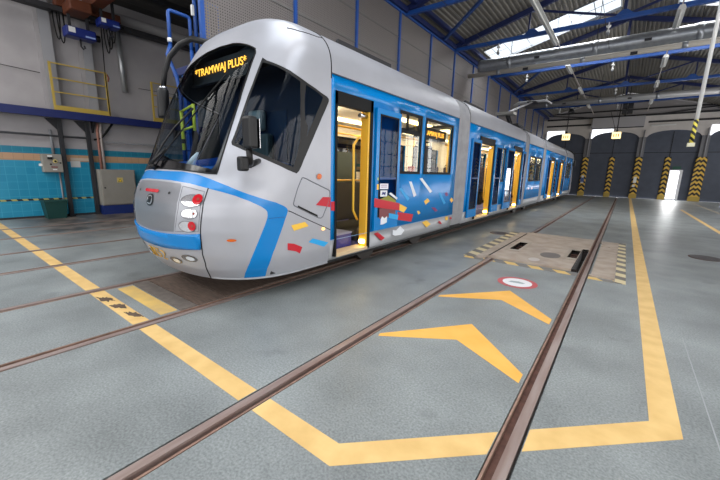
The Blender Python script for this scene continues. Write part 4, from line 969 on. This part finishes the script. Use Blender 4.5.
MB().box((XC-.3, 3.23, 1.3), (XC+.5, 3.24, 2.3)).build('partition_window', M('partition_glass', (40, 60, 84), .1), o)
o = MB().box((XC-1.15, 2.4, .32), (XC+1.15, 3.3, .37)).build('cab_floor', dark_met, tram); cab_parts.append(o)
mb = MB(); mb.tube([(-3.9+.17*math.cos(t), 2.62+.03*math.sin(t), 1.72+.17*math.sin(t)) for t in [i*PI/10 for i in range(21)]], .014, 6); o = mb.build('steering_ring', black_pl, tram); cab_parts.append(o)

# ---- car body sections
SX = XC+HWD
ZB = .31; ZS = .60; ZT = 2.68
def section(y0, y1, rights, lefts):
    """rights / lefts: openings (ya, yb, za, zb)"""
    vs_base = [ZB, ZS, ZT] + [Z1+LR*k/14 for k in range(1, 15)] + [1.0, 1.5, 2.0]
    out = []
    for sgn, ops in ((1, rights), (-1, lefts)):
        vv = sorted(set([round(v, 4) for v in vs_base] + [round(z, 4) for o in ops for z in o[2:]]))
        yy = sorted(set([y0, y1] + [y for o in ops for y in o[:2]]))
        for nm, lo, hi, mat in (('skirt_panel', ZB, ZS, skirt_m), ('side_panel', ZS, ZT, blue_paint), ('roof_shell', ZT, 9, silver)):
            mb = MB(); nor = []; mb.sm = True; idx = {}
            def vid(y, v):
                if (y, v) not in idx:
                    z, w = zw(v); idx[(y, v)] = len(mb.v); mb.v.append(Vector((XC+sgn*w, y, z)))
                    (za, wa), (zb_, wb) = zw(max(.2, v-.01)), zw(min(Z1+LR, v+.01)); n = Vector((sgn*(zb_-za), 0, -(wb-wa))); nor.append(n.normalized() if n.length > 1e-9 else Vector((0, 0, 1)))
                return idx[(y, v)]
            for a, b in zip(vv[:-1], vv[1:]):
                if not (lo-1e-6 <= a and b <= hi+1e-6): continue
                for c, d in zip(yy[:-1], yy[1:]):
                    my, mv = (c+d)/2, (a+b)/2
                    if any(o[0] < my < o[1] and o[2] < mv < o[3] for o in ops): continue
                    f = [vid(c, a), vid(d, a), vid(d, b), vid(c, b)]
                    mb.f.append(f if sgn > 0 else f[::-1]); mb.m.append(0); mb.s.append(True)
            if not mb.f: continue
            o = mb.build(nm, mat, tram, normals=nor, fix=False)
            if nm != 'roof_shell':
                so = o.modifiers.new('thick', 'SOLIDIFY'); so.thickness = .05; so.offset = -1
            out.append(o)
        MB().bar((XC+sgn*(HWD+.004), y0, ZT), (XC+sgn*(HWD+.004), y1, ZT), .012).build('cant_rail_strip', M('strip_dark', (60, 66, 76), .4), tram)
        MB().bar((XC+sgn*(HWD+.003), y0, ZS), (XC+sgn*(HWD+.003), y1, ZS), .006, .006).build('waist_strip', M('strip_pale', (120, 160, 200), .4), tram)
    # interior
    MB().box((XC-1.15, y0, .33), (XC+1.15, y1, .37)).build('interior_floor', navy_floor, tram)
    MB().box((XC-1.12, y0, 2.56), (XC+1.12, y1, 2.60)).build('interior_ceiling', cream, tram)
    for dx in (-.55, .55): MB().box((XC+dx-.09, y0+.1, 2.53), (XC+dx+.09, y1-.1, 2.56)).build('ceiling_light', warm_strip, tram)
    mb = MB(); X = XC-HWD+.06; L_ = sorted(lefts); c = y0
    for o in L_:
        if o[0] > c: mb.box((X, c, .37), (X+.02, o[0], 2.56))
        mb.box((X, o[0], .37), (X+.02, o[1], o[2])); mb.box((X, o[0], o[3]), (X+.02, o[1], 2.56)); c = o[1]
    mb.box((X, c, .37), (X+.02, y1, 2.56)); mb.build('interior_lining', cream, tram)
    mb = MB(); X = XC+HWD-.075; c = y0
    for o in sorted(rights):
        if o[0] > c: mb.box((X, c, .37), (X+.02, o[0], 2.56))
        if o[2] > .5: mb.box((X, o[0], .37), (X+.02, o[1], o[2]))
        mb.box((X, o[0], o[3]), (X+.02, o[1], 2.56)); c = o[1]
    mb.box((X, c, .37), (X+.02, y1, 2.56)); mb.build('interior_lining', cream, tram)
    MB().box((XC-.45, y0+.15, 3.31), (XC+.3, y1-.15, 3.35)).build('roof_equipment', M('roof_grey', (120, 122, 126), .6), tram)
    MB().bar((XC+.83, y0+.55, zw(Z1+LR*.62)[0]+.0), (XC+.83, y0+1.9, zw(Z1+LR*.62)[0]+.0), .05, .09).build('roof_edge_trim', steel_dark, tram)
    return out
def window(y0, y1, z0, z1, side=1, vent=True, split=None):
    X = XC+side*(HWD-.012)
    mb = MB(); t = .045
    def ringbox(a, b, c, d, x0, x1, t):
        mb.box((x0, a, c), (x1, a+t, d)); mb.box((x0, b-t, c), (x1, b, d)); mb.box((x0, a+t, c), (x1, b-t, c+t)); mb.box((x0, a+t, d-t), (x1, b-t, d))
    ringbox(y0, y1, z0, z1, min(X, X+side*.018), max(X, X+side*.018), t)
    o = mb.build('side_window', black_rub, tram)
    xa, xb = sorted((X, X+side*.006)); MB().box((xa, y0+t, z0+t), (xb, y1-t, z1-t)).build('pane', glass_side, o)
    zv = z1-.30
    if vent:
        mb = MB(); xa, xb = sorted((X+side*.004, X+side*.02))
        mb.box((xa, y0+t, zv-.05), (xb, y1-t, zv+.03))
        ym = y0+(y1-y0)*.32; mb.box((xa, ym-.03, zv), (xb, ym+.03, z1-t)); mb.box((xa, y1-t-.1, zv), (xb, y1-t-.04, z1-t)); mb.build('vent_sash', black_rub, o)
    if split: MB().box((min(X, X+side*.02), split-.03, z0), (max(X, X+side*.02), split+.03, z1)).build('mullion', black_rub, o)
    return o
def leaf(y0, y1, z0=.42, z1=2.40, solid_left=.06, gl=True):
    """opened plug door leaf standing just outside the body side"""
    xa, xb = SX+.02, SX+.058
    mb = MB(); t = .075
    mb.box((xa, y0, z0), (xb, y0+solid_left, z1)); mb.box((xa, y1-t, z0), (xb, y1, z1)); mb.box((xa, y0+solid_left, z0), (xb, y1-t, z0+.2)); mb.box((xa, y0+solid_left, z1-t), (xb, y1-t, z1))
    o = mb.build('door_leaf', blue_paint, tram)
    MB().box((xa+.012, y0+solid_left, z0+.2), (xb-.002, y1-t, z1-t)).build('leaf_glass', glass('door_leaf_glass', (.34, .52, .62), 1.16), o)
    mb = MB(); a, b, c, d = y0+solid_left, y1-t, z0+.2, z1-t; w = .025
    mb.box((xb-.002, a, c), (xb+.002, a+w, d)); mb.box((xb-.002, b-w, c), (xb+.002, b, d)); mb.box((xb-.002, a, c), (xb+.002, b, c+w)); mb.box((xb-.002, a, d-w), (xb+.002, b, d)); mb.build('leaf_gasket', black_rub, o)
    MB().box((xa+.005, a, 1.40), (xb+.001, b, 1.43)).build('leaf_handrail', M('leaf_bar_navy', (20, 70, 130), .4), o)
    return o
def doorway(y0, y1, z0=.36, z1=2.50):
    o = MB()
    X = SX
    o.box((X-.07, y0, z0), (X+.012, y0+.035, z1)); o.box((X-.07, y1-.06, z0), (X+.012, y1, z1)); o.box((X-.07, y0, z1-.16), (X+.012, y1, z1))
    d = o.build('door_frame', black_rub, tram)
    MB().box((X-.2, y0+.035, z0-.01), (X+.016, y1-.06, z0+.03)).build('door_sill', M('sill_beige', (206, 182, 146), .5), d)
    MB().box((X-.125, y1-.10, z0+.03), (X-.0, y1-.062, z1-.16)).build('door_post_panel', yellow_pl, d, label='yellow panel at the door post')
    MB().tube([(X-.12, y1-.16, z1-.5), (X-.10, y1-.30, z1-.62), (X-.09, y1-.30, .95), (X-.12, y1-.16, .8)], .018).build('grab_handle', yellow_pl, d)
    MB().tube([(X-.04, y1-.26, z1-.22), (X-.04, y1-.1, z1-.22)], .03).build('door_drive_cap', chrome, d)
    MB().tube([(X-.1, y1-.09, z0+.10), (X-.02, y1-.125, z0+.11)], .035).build('step_lamp', M('step_lamp_glow', (255, 226, 150), .4, emit=6), d)
    return d
seats_made = []
seat_src = None
def seat(x, y, face=1, z=.60):
    global seat_src
    if seat_src is None:
        s = MB().box((-.22, -.2, .40), (.22, .22, .50)).build('passenger_seat', seat_m, None, bevel=.03)
        bk = MB().box((-.22, .18, .48), (.22, .27, 1.12)).build('seat_back', seat_m, None, bevel=.04); bk.parent = s
        h_ = MB().tube([(-.18, .23, 1.08), (-.16, .23, 1.19), (.16, .23, 1.19), (.18, .23, 1.08)], .014, 8).build('seat_grip', black_pl, None); h_.parent = s
        ft = MB().box((-.12, -.1, .0), (.12, .15, .41)).build('seat_plinth', dark_met, None); ft.parent = s
        s.parent = tram; seat_src = s
    else: s = copy_tree(seat_src, tram)
    s.location = Vector((x, y, z)) - tram.location; s.rotation_euler = (0, 0, 0 if face > 0 else PI)
    return s
def pole(x, y, z0=.37, z1=2.56): return MB().tube([(x, y, z0), (x, y, z1)], .018, 8).build('handrail_pole', yellow_pl, tram)
def rail(pts): return MB().tube(pts, .016, 8).build('handrail', yellow_pl, tram)

LW = lambda y0, y1, n: [(y0+(y1-y0)*(i+.06)/n, y0+(y1-y0)*(i+.94)/n, 1.35, 2.45) for i in range(n)]
secs = [
 (3.32, 7.43, [(3.40,4.21,.36,2.50), (4.97,5.74,1.49,2.50), (5.88,7.14,1.49,2.50)], [(5.9, 7.3, 1.5, 2.3)]),
 (8.10, 13.75, [(8.86,10.08,.36,2.45), (10.75,11.25,1.3,2.3), (12.17,13.3,.36,2.45)], [(8.4, 9.3, 1.5, 2.3), (11.0, 11.6, 1.5, 2.3)]),
 (14.35, 17.2, [(14.72,15.86,1.28,2.26), (15.94,17.05,1.28,2.26)], LW(14.5, 17.0, 2)),
 (17.8, 24.1, [(19.1,20.4,.36,2.42), (22.3,23.5,.36,2.42)], LW(18.0, 23.9, 4)),
 (24.7, 27.86, [(25.0,26.0,1.4,2.35), (26.1,27.1,1.4,2.35)], LW(24.9, 27.6, 2))]
for y0, y1, r, l in secs: section(y0, y1, r, l)
for y0, y1, r, l in secs:
    for o in l: window(*o, side=-1, vent=False)
    for o in r:
        if o[2] > 1: window(*o, vent=(o[0] != 5.88 and o[0] != 10.75))
        else: doorway(o[0], o[1], .36, o[3])
# first door leaf with its stickers and confetti
lf = leaf(4.25, 4.93, .62, 2.42, .08)
LXo = SX+.058
def decal(name, q, mat, parent=tram, X=SX, off=.004, label=None):
    return MB().prism([(X+off-.003, y, z) for y, z in q], (.003, 0, 0)).build(name, mat, parent, label=label)
decal('door_button', [(4.29,1.33),(4.335,1.33),(4.335,1.25),(4.29,1.25)], decal_yel, lf, LXo); decal('door_button', [(4.30,1.43),(4.325,1.43),(4.325,1.39),(4.30,1.39)], M('button_green', (150, 190, 130), .4), lf, LXo)
st = decal('door_sticker', [(4.37,1.34),(4.60,1.335),(4.60,1.25),(4.37,1.255)], decal_wht, lf, LXo)
for k in range(2): decal('sticker_line', [(4.40,1.32-.03*k),(4.57,1.318-.03*k),(4.57,1.308-.03*k),(4.40,1.31-.03*k)], M('sticker_pink', (150, 110, 150), .5), st, LXo, .006)
st = decal('door_sticker', [(4.39,1.235),(4.58,1.23),(4.58,1.135),(4.39,1.14)], decal_wht, lf, LXo)
decal('sticker_symbol', [(4.42,1.16),(4.45,1.215),(4.49,1.20),(4.54,1.215),(4.52,1.155),(4.47,1.175)], M('sticker_navy', (50, 60, 120), .5), st, LXo, .006)
decal('confetti', [(4.38,1.10),(4.62,1.15),(4.85,1.06),(4.86,1.01),(4.38,1.06)], decal_oli, lf, LXo); decal('confetti', [(4.38,.96),(4.85,.93),(4.86,.79),(4.38,.80)], decal_mar, lf, LXo, .003)
decal('confetti', [(4.63,1.175),(4.68,1.195),(4.90,1.10),(4.87,1.07)], decal_wht, lf, LXo, .006)
decal('confetti', [(4.23,1.125),(4.97,1.005),(4.97,.885),(4.23,.99)], decal_red, lf, LXo, .008); decal('confetti', [(4.65,.865),(4.95,.81),(4.93,.73),(4.655,.785)], decal_lbl, lf, LXo, .007)
decal('pictogram', [(4.42,.78),(4.46,.83),(4.53,.79),(4.60,.82),(4.60,.72),(4.50,.70),(4.42,.70)], decal_wht, lf, LXo, .006)
CONF = [('y',[(5.03,1.00),(5.34,.90),(5.23,.82),(5.02,.89)]),('r',[(5.02,.85),(5.58,.76),(5.52,.63),(5.04,.71)]),('r',[(4.33,.56),(4.44,.57),(4.65,.45),(4.55,.42)]),('w',[(4.89,.55),(5.0,.53),(5.13,.59),(5.29,.50),(5.18,.43),(4.97,.44),(4.89,.47)]),
 ('y',[(5.96,.57),(6.14,.59),(6.34,.50),(6.16,.45)]),('w',[(5.36,1.36),(5.45,1.36),(5.66,1.11),(5.57,1.08)]),('w',[(5.75,1.41),(5.85,1.42),(6.31,1.16),(6.22,1.13)]),('b',[(5.03,1.24),(5.11,1.26),(5.41,1.06),(5.35,1.02)]),('b',[(6.59,1.13),(6.69,1.13),(7.01,.89),(6.92,.86)]),
 ('y',[(5.98,.98),(6.13,1.03),(6.23,.97),(6.06,.91)]),('y',[(5.72,.81),(5.80,.81),(5.86,.76),(5.78,.74)]),('p',[(6.32,.84),(6.50,.82),(6.63,.75),(6.51,.74)]),('r',[(6.69,.51),(6.77,.52),(6.89,.45),(6.82,.44)]),('p',[(6.92,1.10),(7.04,1.12),(7.11,1.05),(7.00,1.03)]),
 ('y',[(7.22,.94),(7.32,.99),(7.42,.92),(7.32,.88)]),('y',[(7.04,.58),(7.18,.58),(7.20,.50),(7.07,.50)]),('r',[(7.29,.55),(7.38,.55),(7.41,.50),(7.31,.50)]),
 ('w',[(9.0+5.9,1.02),(15.05,1.03),(15.1,.98),(14.95,.97)]),('w',[(15.5,1.0),(15.7,1.02),(15.75,.96),(15.55,.95)])]
DM = {'y': decal_yel, 'r': decal_red, 'w': decal_wht, 'b': decal_lbl, 'p': decal_pur}; DN = {'y': 'yellow', 'r': 'red', 'w': 'white', 'b': 'light blue', 'p': 'purple'}
for c, q in CONF: decal('confetti', q, DM[c], label=DN[c]+' confetti sticker')
for c, P in (('y', [(1.031,.880),(1.345,.898),(1.43,.840),(1.083,.808)]), ('b', [(1.396,.638),(1.507,.675),(1.938,.578),(1.806,.533)]), ('r', [(.979,.675),(1.226,.591),(1.116,.518),(.972,.594)]), ('r', [(1.604,1.091),(1.777,1.184),(1.995,1.176),(1.995,1.045)])):
    o = patch('confetti', P, DM[c], .005, label=DN[c]+' confetti sticker'); cab_parts.remove(o)
decal('confetti', [(3.33,1.115),(3.40,1.115),(3.40,.99),(3.33,1.0)], decal_red, label='red confetti sticker')
# further door leaves
for a, b in ((8.22,8.84), (10.1,10.72), (11.3,12.12), (13.32,13.72), (18.4,19.08), (20.42,21.1), (21.6,22.25), (23.52,24.08)): leaf(a, b, .45, 2.34)
for a in (10.3, 11.75):
    pass
# bellows between the sections
for (a, b) in ((7.43, 8.10), (13.75, 14.35), (17.2, 17.8), (24.1, 24.7)):
    mb = MB(); n = 16; vs_ = [.33, .6, 1.2, 1.8, 2.4, 2.62] + [Z1+LR*k/10 for k in range(1, 11)]; rows = []
    for i in range(n+1):
        y = a+(b-a)*i/n; off = -.06 if i % 2 else -.008
        row = []
        for sgn in (1, -1):
            for v in (vs_ if sgn > 0 else vs_[::-1]):
                z, w = zw(v); row.append((XC+sgn*max(0, w+off), y, z+(off if v > 2.62 else 0)))
        rows.append(row)
    m_ = len(rows[0]); fs = []
    for i in range(n):
        for j in range(m_-1): fs.append((i*m_+j, i*m_+j+1, (i+1)*m_+j+1, (i+1)*m_+j))
    mb.add([p for r in rows for p in r], fs); mb.build('bellows', rubber_bel, tram, fix=False)
    MB().box((XC-1.0, a, .31), (XC+1.0, b, .36)).build('gangway_floor', navy_floor, tram)
# seats and handrails inside
for x, y, f, *z_ in ((XC-.8,4.7,1),(XC-.8,5.75,-1),(XC-.8,6.7,1),(XC-.3,6.7,1),(XC+.75,5.3,1),(XC+.75,6.5,1,.95),(XC+.35,7.25,1,.78),(XC-.8,9.2,1),(XC-.8,10.2,1),(XC-.8,11.6,1),(XC-.8,12.8,1),(XC+.7,10.6,-1),(XC+.7,11.4,1),(XC-.8,14.9,1),(XC-.8,16.2,1),(XC+.75,15.0,1),(XC+.75,16.4,1),(XC-.8,18.6,1),(XC-.8,20.5,1),(XC-.8,22.5,1),(XC+.7,21.3,1),(XC-.8,25.4,1),(XC+.75,25.6,1),(XC+.75,26.6,1)): seat(x, y, f, *z_)
for x, y in ((XC+.75,4.6),(XC+.3,5.9),(XC+.45,6.9),(XC-.4,5.2),(XC+.55,8.75),(XC+.5,9.6),(XC+.2,9.3),(XC+.6,12.2),(XC+.3,12.9),(XC-.3,10.9),(XC+.5,15.5),(XC+.5,16.5),(XC+.6,19.2),(XC+.4,20.0),(XC+.5,22.5),(XC+.5,25.5)): pole(x, y)
rail([(XC+.9,3.45,1.35),(XC+.3,4.4,1.35),(XC+.3,5.9,1.35)]); rail([(XC+.6,3.4,2.2),(XC+.6,7.2,2.2)]); rail([(XC+.6,8.2,2.2),(XC+.6,13.4,2.2)]); rail([(XC-.4,3.4,2.25),(XC-.4,7.2,2.25)])
rail([(XC+.9,3.44,.62),(XC+1.02,3.44,.92),(XC+1.05,3.44,.98)])
o = MB().box((XC+.35, 3.50, .37), (XC+1.0, 4.05, .60)).build('entrance_step', navy_floor, tram); MB().box((XC+.34, 3.49, .58), (XC+1.01, 4.06, .605)).build('step_edge', M('step_edge_pale', (120, 124, 150), .5), o)
o = MB().box((XC-.1, 3.6, .60), (XC+.06, 6.2, 1.3)).build('grey_partition', M('partition_grey', (84, 84, 86), .5), tram); MB().box((XC-.08, 3.6, 1.3), (XC+.02, 5.4, 1.86)).build('partition_glass', seat_grn, o, label='grey green upper partition')
o = MB().box((XC+.95, 5.94, 2.17), (XC+1.1, 7.08, 2.37)).build('side_destination_display', black_pl, tram)
lettering('display_lettering', 'TRAMWAJ PLUS', .13, led, o, (XC+1.102, 6.51, 2.27), (PI/2, 0, PI/2), .003, sx=1.0)
MB().box((XC+1.0, 5.70, 1.52), (XC+1.1, 5.80, 1.63)).build('ticket_validator', M('validator_red', (206, 72, 44), .4), tram, label='small orange red ticket validator')
# pantograph
pg = MB().box((XC-.5, 15.3, 3.5), (XC+.5, 16.5, 3.56)).build('pantograph', steel_dark, tram, label='single-arm pantograph raised to the wire')
MB().box((XC-.35, 15.0, 3.9), (XC+.35, 15.5, 4.0)).build('spring_box', M('spring_pale', (150, 148, 144), .5), pg)
MB().tube([(XC, 16.1, 3.55), (XC, 15.3, 3.98)], .06).build('lower_arm', steel_dark, pg); MB().tube([(XC, 15.3, 3.98), (XC, 19.6, 5.12)], .045).build('upper_arm', M('arm_grey', (120, 120, 122), .5), pg)
MB().tube([(XC+.12, 16.0, 3.55), (XC+.1, 15.4, 3.9)], .03).build('control_rod', steel_dark, pg)
for dy in (0, .3): MB().tube([(XC-.85, 19.5+dy, 5.0), (XC-.6, 19.5+dy, 5.15), (XC+.6, 19.5+dy, 5.15), (XC+.85, 19.5+dy, 5.0)], .035).build('contact_strip', M('strip_grey', (176, 176, 178), .4), pg)
MB().box((XC-.2, 19.45, 5.08), (XC+.2, 19.85, 5.14)).build('head_frame', steel_dark, pg)
# running gear
MB().box((XC-1.0, 2.9, .2), (XC+1.0, 27.2, .33)).build('underframe', dark_met, tram)
mb = MB()
def bogie(y):
    b = MB().box((XC-.62, y-1.2, .22), (XC+.62, y+1.2, .42)).build('bogie', dark_met, tram)
    for dy in (-.9, .9):
        for s in (-1, 1):
            xw = XC+s*HG; MB().tube([(xw-.0 if s > 0 else xw-.1, y+dy, .305), (xw+.1 if s > 0 else xw, y+dy, .305)], .30, 28).build('wheel', M('wheel_steel', (70, 66, 64), .5, .6), b)
        MB().tube([(XC-.7, y+dy, .3), (XC+.7, y+dy, .3)], .07).build('axle', dark_met, b)
for y in (5.6, 15.75, 26.0): bogie(y)
# rear cab: the same parts turned round
rot = Matrix.Rotation(PI, 4, 'Z')
for o in list(cab_parts):
    if o.name.startswith(('fleet_number', 'cab_rail_frame')): continue
    c = copy_tree(o, tram); c.rotation_euler = (0, 0, PI); c.location = (0, LEN, 0) if o.location.length < 1e-6 else rot @ o.location + Vector((0, LEN, 0))

# ------------------------------------------------------------------ daylight and lamps
W = bpy.data.worlds.new('daylight'); SC.world = W; W.use_nodes = True
bg = W.node_tree.nodes['Background']; bg.inputs[0].default_value = (.95, .97, 1.0, 1); bg.inputs[1].default_value = .9
def area(name, loc, rot, sx, sy, power, col=(1, 1, 1)):
    l = bpy.data.lights.new(name, 'AREA'); l.shape = 'RECTANGLE'; l.size = sx; l.size_y = sy; l.energy = power; l.color = col
    o = bpy.data.objects.new(name, l); COL.objects.link(o); o.location = loc; o.rotation_euler = rot; return o
for k, (a, b, c, d) in enumerate(SKY_AND_FILL):
    area('skylight_and_fill_light', ((a+b)/2, (c+d)/2, zr((a+b)/2)+.3), (0, 0, 0), b-a, d-c, (22 if c > 10 else 7)*(b-a)*(d-c), (1, .97, .93))  # sky through the visible skylight, fill through the added openings
area('skylight_and_fill_light', (-9.7, -2.8, 7.5), (0, 0, 0), 5.4, 7.3, 330, (1, .97, .93))  # added fill that brightens the left wall
area('wall_window_daylight', (XR+.4, 12, 2.8), (0, PI/2, 0), 3.6, 38, 900, (1, .97, .93))
area('rear_fill_light', (-3, YB-.4, 3.0), (PI/2, 0, 0), 20, 4.3, 420, (1, .97, .93))  # added fill behind the camera for the tram front
area('wicket_door_daylight', (2.75, YW-.05, 1.1), (PI/2, 0, PI), .5, 1.9, 40)
for y in (4.4, 6.2, 9.0, 10.6, 12.4, 15.0, 16.5, 19.0, 21.0, 23.0, 25.4, 27.0):
    l = bpy.data.lights.new('tram_saloon_lamp', 'POINT'); l.energy = 12; l.shadow_soft_size = .12; l.color = (1, .88, .68)
    o = bpy.data.objects.new('tram_saloon_lamp', l); COL.objects.link(o); o.location = (XC, y, 2.25)

SC.view_settings.view_transform = 'Standard'; SC.view_settings.look = 'None'; SC.view_settings.exposure = 0.85; SC.view_settings.gamma = 1; SC.view_settings.use_curve_mapping = False
SC.cycles.use_denoising = True
SC.cycles.max_bounces = 10; SC.cycles.transparent_max_bounces = 16; SC.cycles.sample_clamp_indirect = 6; SC.cycles.caustics_reflective = False; SC.cycles.caustics_refractive = False
